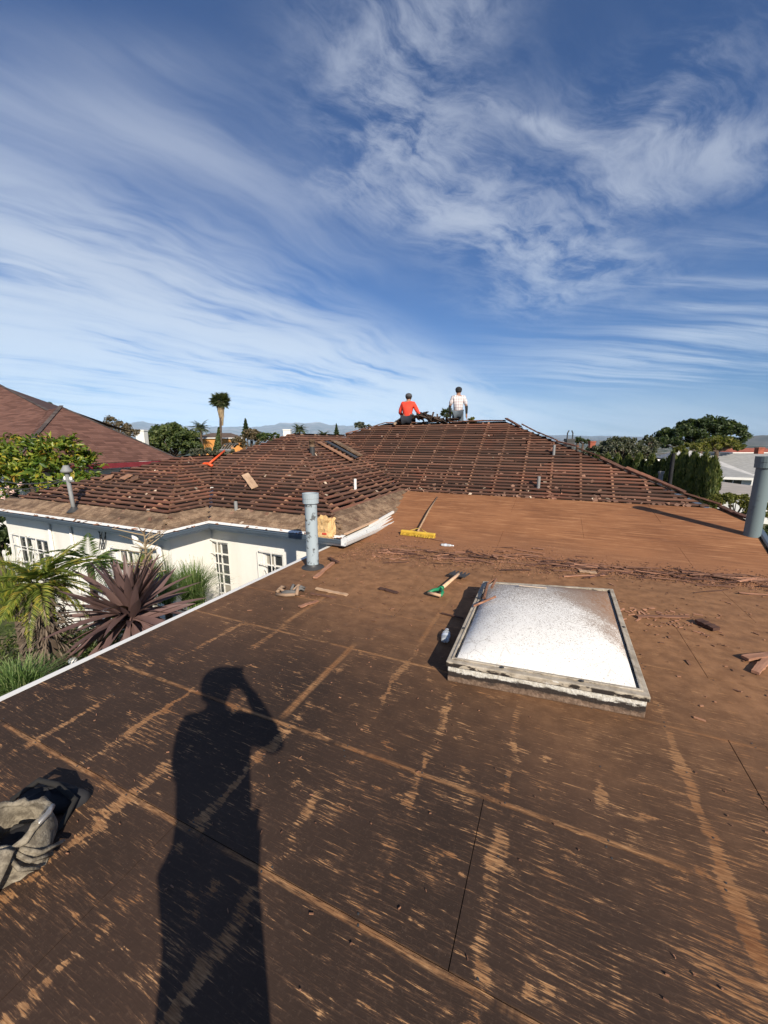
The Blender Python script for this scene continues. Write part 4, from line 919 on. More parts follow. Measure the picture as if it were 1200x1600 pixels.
# loose boards on the roof
def loose_board(poly, p0, p1, wd, th, mt, name, label, lift=0.03, cat='board'):
    a, b = on(poly, *p0), on(poly, *p1); _, _, _, n = frame(poly); e = (b - a).normalized(); s_ = n.cross(e); root_m = Matrix((e, s_, n)).transposed().to_4x4()
    me = batten_mesh(name, wd, th, random.randint(0, 999), mt); o = link(name, me, None, Matrix.Translation((a + b) / 2 + n * lift) @ root_m @ Matrix.Diagonal(((b - a).length, 1, 1, 1))); return tag(o, label, cat)
loose_board(F3, (384, 744), (399, 764), 0.15, 0.025, M_PALEW, 'loose_plank', 'pale broken plank lying on the stripped wing slope')
loose_board(F4, (497, 694), (549, 723), 0.13, 0.03, M_RAFTER, 'valley_board', 'reddish edge board of the loose pair lying down the wing valley', 0.05)
loose_board(F4, (509, 693), (557, 719), 0.16, 0.02, M_DARKM, 'metal_strip', 'dark metal strip lying between the loose valley boards', 0.06, 'strip')
loose_board(F4, (520, 691), (562, 715), 0.26, 0.03, M_EAVEB, 'wide_board', 'wide brown board lying beside the dark metal strip on the wing', 0.05)
for k, (p, q) in enumerate((((163, 750), (178, 746)), ((192, 751), (205, 744)), ((206, 752), (218, 748)))):
    loose_board(F1, p, q, 0.2, 0.02, M_RAFTER, 'lifted_board', 'short lifted red brown board on the side wing slope', 0.03)['group'] = 'lifted boards on the side wing'
# pile of old roofing on the ridge
mb = MB(); r = np.random.default_rng(8); pc = Vector((-4.0, 11.98, 2.2))
for k in range(70):
    t = r.normal(0, 1); c = pc + Vector((0.42 * t, r.normal(0, 0.10), abs(r.normal(0, 0.07)) + 0.17 * math.exp(-t * t))); mb.box(c, (r.uniform(0.1, 0.42), r.uniform(0.05, 0.16), 0.014), Matrix.Rotation(r.uniform(-0.6, 0.6), 3, 'Z') @ Matrix.Rotation(r.normal(0, 0.5), 3, 'Y') @ Matrix.Rotation(r.normal(0, 0.4), 3, 'X'))
tag(mb.build('old_roofing_pile', m_wood('dark_roofing', (0.025, 0.018, 0.014), (0.10, 0.065, 0.045), island=True)), 'heap of torn dark roofing pieces on the ridge beside the red shirted worker', 'rubble', kind='stuff')
# folded paper tar board near the skylight etc.
def slab(px, py, L, W_, th, ang, mt, name, label, z=0.006, cat='board', group=None, tilt=0.03):
    p = atz(px, py, 0); p.z = (K * (p.y - 5.5) if p.y > 5.5 else 0) + z + th / 2
    me = batten_mesh(name, W_, th, random.randint(0, 9999), mt); o = link(name, me, None, Matrix.Translation(p) @ Matrix.Rotation(ang, 4, 'Z') @ Matrix.Rotation(tilt, 4, 'Y') @ Matrix.Diagonal((L, 1, 1, 1)) @ Matrix.Translation((0, 0, -th / 2))); return tag(o, label, cat, group)
def slab2(p0, p1, W_, th, mt, name, label, z=0.006, cat='board'):
    a, b = atz(*p0, z), atz(*p1, z); me = batten_mesh(name, W_, th, random.randint(0, 9999), mt); e = b - a
    return tag(link(name, me, None, Matrix.Translation((a + b) / 2) @ Matrix.Rotation(math.atan2(e.y, e.x), 4, 'Z') @ Matrix.Diagonal((e.length, 1, 1, 1))), label, cat)
slab(518, 926, 0.40, 0.045, 0.012, R(2), M_PALEW, 'lath_strip', 'long pale lath strip beside the grey glove')
slab(505, 932, 0.30, 0.035, 0.012, R(6), M_SPLINT, 'red_lath', 'reddish lath lying against the pale strip near the glove', 0.004)
slab(482, 945, 0.22, 0.04, 0.01, R(70), M_SPLINT, 'short_lath', 'short reddish lath standing across the seam below the glove')
slab2((492, 904), (521, 880), 0.05, 0.02, M_SPLINT, 'split_board', 'split reddish board lying at the foot of the pale blue pipe', 0.012)
slab2((514, 872), (528, 879), 0.04, 0.015, M_SPLINTD, 'dark_board', 'short dark board crossing the split board by the pale blue pipe', 0.03)
slab(607, 924, 0.24, 0.05, 0.012, R(-8), M_SPLINTD, 'dark_shard', 'dark curved shard alone between the glove and the green grip')
slab(1104, 980, 0.16, 0.085, 0.03, R(-52), M_SPLINTD, 'tar_block', 'dark tarred block alone on the dusty plywood right of the skylight', 0.01)
slab(1035, 965, 0.5, 0.035, 0.012, R(26), M_SPLINT, 'tan_strip', 'long tan wood strip lying right of the skylight frame')
slab(1195, 1027, 0.42, 0.055, 0.02, R(36), M_SPLINT, 'red_strip', 'straight red wood strip of the crossed pair right of the skylight')
slab(1192, 1040, 0.40, 0.05, 0.02, R(58), M_SPLINT, 'tapered_strip', 'tapered red strip crossing under the straight red one right of the skylight', 0.003)
slab(918, 895, 0.20, 0.075, 0.012, R(10), M_PALEW, 'pale_shingle', 'pale flat shingle scrap just behind the skylight', 0.01)
# slender stick poking over the skylight frame
a, b = atz(690, 958, 0.012), atz(724, 966, 0.02); c = atz(740, 947, 0.185); d = atz(775, 932, 0.27)
tag(MB().tube([a, b], 0.008, 6).build('twig', M_SPLINTD), 'thin dark stick on the deck reaching into the skylight shadow', 'stick')
tag(MB().tube([c, d], 0.010, 6).build('lath_stick', M_SPLINT), 'thin tan stick lying over the skylight frame onto the dome', 'stick')
tag(MB().tube([atz(756, 935, 0.2), atz(762, 912, 0.22), atz(775, 905, 0.24), atz(768, 918, 0.22)], 0.014, 7).build('bark_curl', M_SPLINT), 'curled strip of tan wood on the far corner of the skylight', 'strip')

# splinters along the crease
SPL = [batten_mesh('wood_splinter', w_, t_, 300 + i, M_SPLINT if i % 2 else M_SPLINTD, 4) for i, (w_, t_) in enumerate(((0.011, 0.006), (0.016, 0.007), (0.008, 0.006), (0.026, 0.009), (0.013, 0.008), (0.009, 0.009)))]
r = np.random.default_rng(21)
def splinter(x, y, L, ang, z=0.004, tilt=0.0):
    zz = K * (y - 5.5) if y > 5.5 else 0.0
    o = link('wood_splinter', SPL[r.integers(len(SPL))], None, Matrix.Translation((x, y, zz + z)) @ Matrix.Rotation(ang, 4, 'Z') @ Matrix.Rotation(tilt, 4, 'Y') @ Matrix.Diagonal((L, 1, 1, 1)))
    tag(o, 'splinter of torn roofing wood scattered along the crease behind the skylight', 'splinter', 'wood splinters along the deck crease')
k = 0
while k < 205:
    t = r.random(); right_side = r.random() < 0.55
    x = r.uniform(0.0, 2.45) if right_side else r.uniform(-2.3, 0.6)
    yc = np.interp(x, [-2.5, -1.4, 0.2, 1.2, 2.5], [5.0, 5.25, 5.5, 5.55, 5.72]); sp = 0.07 if right_side else 0.22
    y = yc + r.normal(0, sp) - (abs(r.normal(0, 0.25)) if r.random() < 0.2 else 0)
    splinter(x, y, r.uniform(0.08, 0.42) * (1.0 if not right_side else 1.25), r.normal(0.10, 0.38), 0.004 + abs(r.normal(0, 0.010)), r.normal(0, 0.03)); k += 1
def scatter(n, name, label, box, size, mt, dens=None, seed=1):
    rr = np.random.default_rng(seed); mb = MB()
    for _ in range(n):
        x, y = dens(rr) if dens else (rr.uniform(box[0], box[1]), rr.uniform(box[2], box[3]))
        if -0.66 < x < 0.68 and 2.35 < y < 4.3: continue
        if x < -3.1 or x > 2.5: continue
        s_ = size * abs(rr.normal(0.6, 0.5)) + 0.003; z = (K * (y - 5.5) if y > 5.5 else 0) + 0.003
        mb.box((x, y, z + 0.002), (s_ * rr.uniform(1, 4), s_ * 0.8, 0.005), Matrix.Rotation(rr.normal(0.1, 0.8), 3, 'Z') @ Matrix.Rotation(rr.normal(0, 0.12), 3, 'Y'))
    tag(mb.build(name, mt), label, 'debris', kind='stuff')
def along(rr):
    x = rr.uniform(-2.8, 2.5); yc = np.interp(x, [-2.5, -1.4, 0.2, 1.2, 2.5], [4.9, 5.2, 5.45, 5.52, 5.68]); return x, yc + rr.normal(0, 0.24 if x < 0.2 else 0.14)
scatter(4200, 'wood_crumbs', 'fine wood crumbs swept along the crease', None, 0.007, M_CRUMB, along, 31)
scatter(420, 'scattered_chips', 'small wood chips scattered over the dusty plywood', (-2.9, 2.5, 2.6, 5.4), 0.010, M_CRUMB, None, 32)
scatter(70, 'red_chips', 'cluster of red wood chips right of the skylight', None, 0.014, M_SPLINT, lambda q: (q.normal(1.05, 0.22), q.normal(4.15, 0.14)), 33)
scatter(160, 'chips_by_broom', 'wood chips under the loose gutter before the broom', None, 0.012, M_CRUMB, lambda q: (q.normal(-2.25, 0.3), q.normal(5.6, 0.45)), 34)
scatter(160, 'near_grit', 'loose grit on the near deck', (-2.5, 1.6, 0.6, 2.4), 0.0012, M_CRUMB, None, 35)

# ------------------------------------------------------------------ people
def skin_mesh(name, pts, edges, rad, mt, root_i=0, sub=1):
    me = bpy.data.meshes.new(name); me.from_pydata([tuple(p) for p in pts], edges, []); o = bpy.data.objects.new(name, me); col.objects.link(o)
    o.modifiers.new('skin', 'SKIN')
    if not me.skin_vertices: bpy.context.view_layer.objects.active = o; me.skin_vertices.new() if hasattr(me.skin_vertices, 'new') else None
    sv = me.skin_vertices[0].data
    for i, q in enumerate(rad):
        sv[i].radius = q if isinstance(q, tuple) else (q, q); sv[i].use_root = (i == root_i)
    o.modifiers['skin'].use_smooth_shade = True
    s_ = o.modifiers.new('sub', 'SUBSURF'); s_.levels = sub; s_.render_levels = sub
    dg = bpy.context.evaluated_depsgraph_get(); em = bpy.data.meshes.new_from_object(o.evaluated_get(dg)); em.name = name
    bpy.data.objects.remove(o); bpy.data.meshes.remove(me); em.materials.clear(); em.materials.append(mt)
    em.polygons.foreach_set('use_smooth', [True] * len(em.polygons)); return em
M_SKIN = m_plain('skin', (0.32, 0.17, 0.11), 0.6, 0.1); M_HAIR = m_plain('dark_hair', (0.02, 0.015, 0.012), 0.7)
BASE = dict(pelvis=(0, 0, .95), spine=(0, .0, 1.15), chest=(0, 0, 1.36), neck=(0, 0, 1.50), jaw=(0, .03, 1.575), head=(0, .02, 1.65), top=(0, .01, 1.70),
            shL=(-.18, 0, 1.43), elL=(-.25, -.03, 1.15), wrL=(-.25, .05, .92), shR=(.18, 0, 1.43), elR=(.25, -.03, 1.15), wrR=(.25, .05, .92),
            hipL=(-.09, 0, .92), knL=(-.11, .02, .50), anL=(-.11, -.03, .09), toL=(-.12, .13, .04), hipR=(.09, 0, .92), knR=(.11, .02, .50), anR=(.11, -.03, .09), toR=(.12, .13, .04))
RAD = dict(pelvis=(.15, .11), spine=(.14, .10), chest=(.16, .105), neck=.055, jaw=.07, head=(.082, .092), top=.06, shL=.062, elL=.043, wrL=.03, shR=.062, elR=.043, wrR=.03,
           hipL=.085, knL=.058, anL=.042, toL=.034, hipR=.085, knR=.058, anR=.042, toR=.034)
BONES = [('pelvis', 'spine'), ('spine', 'chest'), ('chest', 'neck'), ('neck', 'jaw'), ('jaw', 'head'), ('head', 'top'), ('chest', 'shL'), ('shL', 'elL'), ('elL', 'wrL'), ('chest', 'shR'), ('shR', 'elR'), ('elR', 'wrR'),
         ('pelvis', 'hipL'), ('hipL', 'knL'), ('knL', 'anL'), ('anL', 'toL'), ('pelvis', 'hipR'), ('hipR', 'knR'), ('knR', 'anR'), ('anR', 'toR')]
def person(label, loc, rz, pose, shirt, shirt_keys, trousers, cap_mt, sleeve=None, boot=None, grow=(0.022, 0.028), hand_dir=None, torso=None, hem=0.02):
    J = dict(BASE); J.update(pose); J = {k: Vector(v) for k, v in J.items()}
    root = empty('person', loc, label, 'person', rz=rz)
    keys = list(J); pts = [J[k] for k in keys]; idx = {k: i for i, k in enumerate(keys)}; rad = [RAD[k] for k in keys]; edges = [(idx[a], idx[b]) for a, b in BONES]
    # hands: palm and five fingers, face: nose and ears
    for s_, sg in (('L', -1), ('R', 1)):
        wv = J['wr' + s_]; d = (wv - J['el' + s_]).normalized()
        if hand_dir and s_ in hand_dir: d = Vector(hand_dir[s_]).normalized()
        ref = Vector((0, 1, 0)) if abs(d.y) < 0.8 else Vector((0, 0, 1)); a = d.cross(ref).normalized(); b = a.cross(d).normalized()
        pi_ = len(pts); pts.append(wv + d * 0.075); rad.append((0.036, 0.02)); edges.append((idx['wr' + s_], pi_))
        for q, (off, L) in enumerate(((-0.03, 0.075), (-0.01, 0.085), (0.012, 0.08), (0.033, 0.062))):
            i0 = len(pts); pts.append(wv + d * 0.10 + b * off); rad.append(0.0105); pts.append(pts[-1] + d * L * 0.55 + a * (0.012 * sg)); rad.append(0.009); pts.append(pts[-1] + d * L * 0.35 + a * (0.028 * sg)); rad.append(0.008)
            edges += [(pi_, i0), (i0, i0 + 1), (i0 + 1, i0 + 2)]
        i0 = len(pts); pts.append(wv + d * 0.04 - b * 0.04); rad.append(0.012); pts.append(wv + d * 0.09 - b * 0.062); rad.append(0.009); edges += [(idx['wr' + s_], i0), (i0, i0 + 1)]
    hd = J['head']; fwd_ = (J['jaw'] - J['neck']); i0 = len(pts); pts.append(hd + Vector((0, .105, -.015))); rad.append(0.014); edges.append((idx['head'], i0))
    for sg in (-1, 1): i0 = len(pts); pts.append(hd + Vector((sg * .088, -.005, -.02))); rad.append(0.016); edges.append((idx['head'], i0))
    link_local('body', skin_mesh('body', pts, edges, rad, M_SKIN), root)
    def shell(name, bs, mt, g):
        ks = []
        for a, b in bs: ks += [k for k in (a, b) if k not in ks]
        ii = {k: i for i, k in enumerate(ks)}
        rr = [tuple(x + g for x in RAD[k]) if isinstance(RAD[k], tuple) else RAD[k] + g * (0.6 if k[:2] in ('wr', 'an') else 1) for k in ks]
        return link_local(name, skin_mesh(name, [J[k] for k in ks], [(ii[a], ii[b]) for a, b in bs], rr, mt), root)
    J['cuL'] = J['shL'].lerp(J['elL'], 0.85); J['cuR'] = J['shR'].lerp(J['elR'], 0.85); RAD['cuL'] = RAD['cuR'] = 0.052; J['hem'] = J['pelvis'] - Vector((0, 0, hem)); RAD['hem'] = (.155, .118)
    keep = dict(RAD); RAD.update(torso or {}); J['cob'] = J['neck'] - Vector((0, 0, 0.03)); RAD['cob'] = 0.062
    sb = [('hem', 'spine'), ('spine', 'chest'), ('chest', 'cob'), ('chest', 'shL'), ('chest', 'shR')]
    sb += [('shL', 'elL'), ('elL', 'wrL'), ('shR', 'elR'), ('elR', 'wrR')] if shirt_keys == 'long' else [('shL', 'cuL'), ('shR', 'cuR')]
    shell('shirt', sb, shirt, grow[0])
    if sleeve: shell('under_sleeve', [('cuL', 'elL'), ('elL', 'wrL')], sleeve, 0.010); shell('under_sleeve', [('cuR', 'elR'), ('elR', 'wrR')], sleeve, 0.010)
    shell('trousers', [('pelvis', 'hipL'), ('hipL', 'knL'), ('knL', 'anL'), ('pelvis', 'hipR'), ('hipR', 'knR'), ('knR', 'anR')], trousers, grow[1])
    for s_ in 'LR':
        an, to = J['an' + s_], J['to' + s_]
        link_local('boot', skin_mesh('boot', [an + (an - to) * 0.35, an, an.lerp(to, 0.5), to + (to - an) * 0.3, an + (J['kn' + s_] - an).normalized() * 0.13], [(0, 1), (1, 2), (2, 3), (1, 4)], [.04, .052, .05, .042, .058], boot or M_BLACK, 1), root)
    RAD.update({k: keep[k] for k in keep})
    # cap: crown and peak
    tp = J['head'] + Vector((0, 0, 0.01)); cb = MB(); cb.lathe(tp, [(0.108, 0.0), (0.109, 0.03), (0.098, 0.068), (0.066, 0.098), (0.02, 0.112)], 20, capt=True)
    cb.box(tp + Vector((0, .14, 0.012)), (0.15, 0.11, 0.008)); me = cb.mesh('cap', cap_mt, True); link_local('cap', me, root)
    link_local('hair', MB().lathe(J['head'] - Vector((0, 0.012, 0.045)), [(0.06, -0.02), (0.092, 0.0), (0.1, 0.03), (0.1, 0.06)], 18).mesh('hair', M_HAIR, True), root)
    return root
def link_local(name, me, root):
    o = bpy.data.objects.new(name, me); col.objects.link(o); o.parent = root; return o
def plaid():
    m, n = mat('plaid_cotton'); s_ = n.sep(n.obj())
    def lines(c, f, w): return n.math('LESS_THAN', n.math('FRACT', n.math('MULTIPLY', c, f)), w)
    c = n.mix(n.math('MULTIPLY', lines(s_[0], 13, 0.22), 0.55), (0.66, 0.63, 0.62), (0.20, 0.13, 0.16)); c = n.mix(n.math('MULTIPLY', lines(s_[2], 11, 0.2), 0.55), c, (0.20, 0.13, 0.16))
    c = n.mix(n.math('MULTIPLY', lines(s_[0], 26, 0.1), 0.5), c, (0.55, 0.30, 0.28)); n.out(c, 0.9); return m
M_ORANGE = m_plain('red_orange_cotton', (0.75, 0.062, 0.032), 0.85, 0.12, 8); M_JEAN = m_plain('grey_denim', (0.09, 0.11, 0.13), 0.9, 0.25, 12); M_DJEAN = m_plain('dark_denim', (0.022, 0.025, 0.034), 0.9)
M_BOOT = m_plain('tan_boot', (0.28, 0.20, 0.13), 0.8); M_GCAP = m_plain('grey_cap', (0.07, 0.07, 0.075), 0.9); M_GLV = m_plain('dark_sleeve', (0.03, 0.03, 0.03), 0.9)
head_y = lambda r: 2.21 - 0.59 * (r - 11.95)
sp_ = atd(715, 660, 12.75)
person('man in plaid shirt, black cap and dark sleeves standing beyond the ridge', (sp_.x, sp_.y, head_y(sp_.y) - 0.02), R(14), dict(elL=(-.27, -.04, 1.15), wrL=(-.25, .02, .9), elR=(.27, -.02, 1.13), wrR=(.28, .03, .88)), plaid(), 'short', M_JEAN, M_BLACK, sleeve=M_GLV)
ps = atd(630, 655, 12.1)
person('man in red orange long sleeved shirt kneeling on the ridge, leaning on one arm', (ps.x, 11.92, 2.17), R(10),
       dict(pelvis=(0, 0, .17), spine=(.01, .03, .36), chest=(.03, .07, .57), neck=(.035, .10, .71), jaw=(.035, .14, .775), head=(.035, .13, .85), top=(.035, .12, .90), shL=(-.15, .07, .64), elL=(-.25, .10, .37), wrL=(-.20, .32, .28), shR=(.21, .07, .63), elR=(.34, .09, .38), wrR=(.50, .12, .15),
            hipL=(-.10, 0, .15), knL=(-.36, .26, .06), anL=(-.36, -.10, .02), toL=(-.36, -.20, -.02), hipR=(.09, .02, .15), knR=(.15, .42, .22), anR=(.16, .50, -.18), toR=(.16, .62, -.20)),
       M_ORANGE, 'long', M_DJEAN, M_GCAP, boot=M_BOOT, hand_dir={'R': (0.3, 0.3, -0.6)})
# the photographer: stands right behind the lens, arm raised, and throws the long shadow on the deck
B = Vector((0.035, -0.235, 0))
ph = person('man taking the photograph with a phone raised in one hand', B, YAW,
       dict(shR=(.19, .01, 1.43), elR=(.315, .10, 1.25), wrR=(.14, .185, 1.52), shL=(-.165, 0, 1.43), elL=(-.19, .06, 1.16), wrL=(-.06, .24, 1.10), hipL=(-.08, 0, .92), hipR=(.09, 0, .92), knL=(-.075, .02, .50), knR=(.085, .02, .50), anL=(-.08, -.03, .09), anR=(.09, -.03, .09), toL=(-.10, .13, .04), toR=(.11, .13, .04)),
       M_GLV, 'long', M_DJEAN, M_GCAP, grow=(0.012, 0.012), hand_dir={'R': (-0.55, 0.05, 0.75)}, hem=0.14, torso=dict(hem=(.178, .13), spine=(.172, .12), chest=(.172, .115), pelvis=(.13, .10), hipL=.085, hipR=.085, knL=.074, knR=.074, anL=.06, anR=.06))
q = empty('phone', (CAM.x - FW.x * 0.02, CAM.y - FW.y * 0.02, H - 0.07), 'black phone held up in the photographer hand', 'phone')
o = MB().box((0, 0, 0), (0.076, 0.15, 0.009)).build('phone_body', m_plain('phone_glass', (0.01, 0.01, 0.012), 0.15), None); bevel(o, 0.004)
o.matrix_basis = Matrix.Translation(CAM - FW * 0.022 - CU * 0.055 + RT * 0.01) @ Matrix((RT, CU, -FW)).transposed().to_4x4(); o.parent = q; o.matrix_parent_inverse = q.matrix_basis.inverted()
# canvas tool bag and black pouch by the near deck edge
def toolbag():
    c = atz(32, 1340, 0.0); root = empty('canvas_tool_bag', c, 'worn beige canvas tool bag with open round rim and steel handle', 'bag')
    m, n = mat('worn_canvas'); f = n.noise(n.pos(), 22, 6, 0.7); w_ = n.noise(n.mul(n.pos(), (6, 30, 30)), 1, 4); n.out(n.mix(n.ss(f, 0.35, 0.65), (0.11, 0.092, 0.068), (0.30, 0.26, 0.195)), 0.95, bump=n.math('ADD', n.math('MULTIPLY', f, 0.5), n.noise(n.pos(), 160, 3)), bs=0.5, bd=0.006)
    N = 28; Z = 9; v = []; fs = []
    for j in range(Z):
        t = j / (Z - 1)
        for i in range(N):
            a = 2 * math.pi * i / N; rr = 0.120 + 0.014 * math.sin(t * 3.1) + (0.009 * math.sin(5 * a + 3 * t) + 0.006 * math.sin(11 * a + 5 * t)) * (1 - t) ** 0.7
            v.append(c + Vector((math.cos(a) * rr, math.sin(a) * rr * 0.86, 0.005 + 0.165 * t + (0.018 * math.sin(2 * a + 0.5) if j == Z - 1 else 0))))
    for j in range(Z - 1):
        for i in range(N): fs.append((j * N + i, j * N + (i + 1) % N, (j + 1) * N + (i + 1) % N, (j + 1) * N + i))
    fs.append(tuple(range(N))); mb = MB(); mb.add(v, fs); b = mb.build('canvas_body', m, root, smooth=True, recalc=False)
    md = b.modifiers.new('thick', 'SOLIDIFY'); md.thickness = 0.012
    rim = [v[(Z - 1) * N + i] + Vector((0.006 * math.sin(i * 1.7), 0.006 * math.cos(i * 2.3), 0.009 * math.sin(i * 1.1) + 0.005 * math.sin(i * 2.9))) for i in range(N)]; MB().tube(rim + [rim[0], rim[1]], [0.012 + 0.004 * math.sin(i * 1.9) for i in range(N + 2)], 8, cap=False).build('rim', m, root, smooth=True)
    inn = MB(); inn.lathe(c + Vector((0, 0, 0.06)), [(0.10, 0), (0.07, 0.03), (0.03, 0.045), (0.002, 0.03)], 16); inn.build('dark_inside', M_BLACK, root, smooth=True)  # black mound set inside the bag, below the rim
    for k, (dx, dy, s_) in enumerate(((-0.05, 0.02, 0.05), (-0.01, -0.03, 0.045))):
        o = MB().box(c + Vector((dx, dy, 0.07)), (s_, s_ * 1.1, 0.05), Matrix.Rotation(0.5 + k, 3, 'Z') @ Matrix.Rotation(0.3, 3, 'X')).build('pouch_roll', m_plain('dark_fabric_roll', (0.035, 0.033, 0.03), 0.9), root); bevel(o, 0.012, 3)
    e = RT; hz_ = Vector((0, 0, 0.182))
    def rimp(a_, r_=0.122, z_=0.0): return c + e * (math.cos(a_) * r_) + FWH * (math.sin(a_) * r_ * 0.9) + hz_ + Vector((0, 0, z_))
    MB().tube([rimp(-0.35, 0.124), rimp(-0.2, 0.130, 0.012), rimp(0.1, 0.134, 0.018), rimp(0.4, 0.130, 0.012), rimp(0.5, 0.124)], [0.006, 0.010, 0.011, 0.010, 0.006], 10).build('steel_handle', m_plain('brushed_steel', (0.42, 0.40, 0.37), 0.4, 0.2, 20, 0.6), root, smooth=True)
    # hanging flap with pockets
    fl = MB(); N2 = 10
    for sgn, L in ((0, 0.20),):
        vv = []
        for j in range(N2 + 1):
            t = j / N2
            for i in range(7):
                u = i / 6 - 0.5; base = c - FWH * 0.105 + e * (u * 0.16 * (1 - 0.55 * t) + 0.03 - 0.02 * t) + Vector((0, 0, 0.165 * (1 - t) ** 1.4 + 0.012)) - FWH * (0.125 * t); base += Vector((0, 0, 0.010 * math.sin(u * 20 + t * 4)))
                vv.append(base)
        ff = [(j * 7 + i, j * 7 + i + 1, (j + 1) * 7 + i + 1, (j + 1) * 7 + i) for j in range(N2) for i in range(6)]; fl.add(vv, ff)
    f_ = fl.build('flap', m, root, smooth=True); md = f_.modifiers.new('thick', 'SOLIDIFY'); md.thickness = 0.014
    for k in range(3):
        u = -0.05 + 0.05 * k; MB().tube([c - FWH * (0.10 - 0.01 * k) + e * (0.06 + 0.02 * k) + Vector((0, 0, 0.15)), c - FWH * (0.11 - 0.03 * k) + e * (0.115 + 0.012 * k) + Vector((0, 0, 0.09)), c - FWH * (0.06 - 0.05 * k) + e * (0.135 + 0.005 * k) + Vector((0, 0, 0.03))], 0.008, 6).build('strap', m, root, smooth=True)
    p = atz(78, 1255, 0.0); r2 = empty('black_pouch', p, 'slumped black work pouch lying behind the canvas bag', 'pouch')
    v, fs = [], []; N, Z = 24, 7
    for j in range(Z):
        t = j / (Z - 1)
        for i in range(N):
            a = 2 * math.pi * i / N; rr = (1 - t ** 3) * (1 + 0.10 * math.sin(3 * a + 1) + 0.05 * math.sin(7 * a)); v.append(p + RT * (math.cos(a) * 0.155 * rr) + FWH * (math.sin(a) * 0.085 * rr) + Vector((0, 0, 0.004 + 0.075 * t + 0.008 * math.sin(5 * a))))
    for j in range(Z - 1):
        for i in range(N): fs.append((j * N + i, j * N + (i + 1) % N, (j + 1) * N + (i + 1) % N, (j + 1) * N + i))
    fs.append(tuple((Z - 1) * N + i for i in range(N))); mb = MB(); mb.add(v, fs); mb.build('pouch_body', M_BLACK, r2, smooth=True)
    MB().tube([p + RT * -0.17 + Vector((0, 0, 0.02)), p + RT * -0.06 + FWH * 0.03 + Vector((0, 0, 0.095)), p + RT * 0.05 + Vector((0, 0, 0.10)), p + RT * 0.15 - FWH * 0.03 + Vector((0, 0, 0.05)), p + RT * 0.15 - FWH * 0.12 + Vector((0, 0, 0.012)), p + RT * 0.09 - FWH * 0.2 + Vector((0, 0, 0.012))], 0.012, 8).build('strap', m_plain('dark_webbing', (0.018, 0.017, 0.016), 0.9), r2, smooth=True)
toolbag()

# ------------------------------------------------------------------ vegetation
M_BARK = m_plain('bark', (0.085, 0.06, 0.042), 0.95, 0.4, 5)
M_LDARK = m_leaf('dark_green_leaves', [(0, (0.016, 0.027, 0.012)), (0.6, (0.042, 0.062, 0.023)), (1, (0.08, 0.095, 0.035))])
M_LMID = m_leaf('mid_green_leaves', [(0, (0.022, 0.036, 0.012)), (0.6, (0.055, 0.078, 0.022)), (1, (0.11, 0.12, 0.04))])
M_LYEL = m_leaf('yellow_green_leaves', [(0, (0.045, 0.055, 0.014)), (0.6, (0.115, 0.12, 0.026)), (1, (0.19, 0.16, 0.045))])
M_LGREY = m_leaf('grey_green_leaves', [(0, (0.035, 0.042, 0.028)), (0.6, (0.085, 0.092, 0.062)), (1, (0.15, 0.14, 0.10))])
M_LBROWN = m_leaf('brown_green_leaves', [(0, (0.05, 0.04, 0.022)), (0.6, (0.11, 0.085, 0.05)), (1, (0.17, 0.12, 0.07))])
M_MAGN = m_leaf('broad_glossy_leaves', [(0, (0.025, 0.055, 0.010)), (0.45, (0.085, 0.125, 0.018)), (0.8, (0.19, 0.21, 0.03)), (0.93, (0.30, 0.25, 0.03)), (1, (0.30, 0.13, 0.03))], 0.4, 0.3)
M_CYP = m_leaf('cypress_scales', [(0, (0.036, 0.054, 0.018)), (0.55, (0.085, 0.105, 0.032)), (1, (0.17, 0.165, 0.055))])
M_FLAX = m_leaf('purple_blades', [(0, (0.045, 0.026, 0.026)), (0.6, (0.105, 0.064, 0.060)), (1, (0.17, 0.115, 0.085))], 0.45, 0.15)
M_PALM = m_leaf('palm_blades', [(0, (0.07, 0.10, 0.02)), (0.6, (0.18, 0.21, 0.04)), (0.9, (0.30, 0.27, 0.05)), (1, (0.36, 0.24, 0.06))], 0.5, 0.35)
M_PALMD = m_leaf('far_palm_blades', [(0, (0.04, 0.055, 0.025)), (1, (0.11, 0.125, 0.055))])
M_STRAW = m_leaf('dry_palm_skirt', [(0, (0.16, 0.115, 0.07)), (1, (0.38, 0.29, 0.19))], 0.9, 0.2)
M_GRASS = m_leaf('fine_grass_blades', [(0, (0.05, 0.09, 0.025)), (0.6, (0.12, 0.18, 0.055)), (1, (0.24, 0.27, 0.12))], 0.6, 0.35)

def crown_points(blobs, n, rng_, clump=0.28, nclump=26):
    """leaf centres gathered in clumps over ellipsoids; blobs: (centre, (rx,ry,rz))"""
    pts, out = [], []
    vol = np.array([b[1][0] * b[1][1] * b[1][2] for b in blobs]) ** 0.67; share = vol / vol.sum()
    for (c, rr), sh in zip(blobs, share):
        k = max(6, int(nclump * len(blobs) * sh)); rr = np.array(rr); c = np.array(c)
        d = unit(rng_.normal(size=(k, 3))); d[:, 2] = np.where(d[:, 2] < -0.5, -d[:, 2], d[:, 2]); rad = rng_.uniform(0.45, 1.0, (k, 1)) ** 0.6
        cc = c + d * rad * rr; size = rng_.uniform(0.6, 1.3, k) * clump * rr.mean()
        m = int(n * sh); w_ = rng_.integers(0, k, m); off = unit(rng_.normal(size=(m, 3))) * (rng_.random((m, 1)) ** 0.45) * size[w_][:, None]
        off[:, 2] *= 0.75; pts.append(cc[w_] + off); out.append(unit(off + (cc[w_] - c) * 0.6 + np.array([0, 0, 0.15])))
    return np.concatenate(pts), np.concatenate(out)
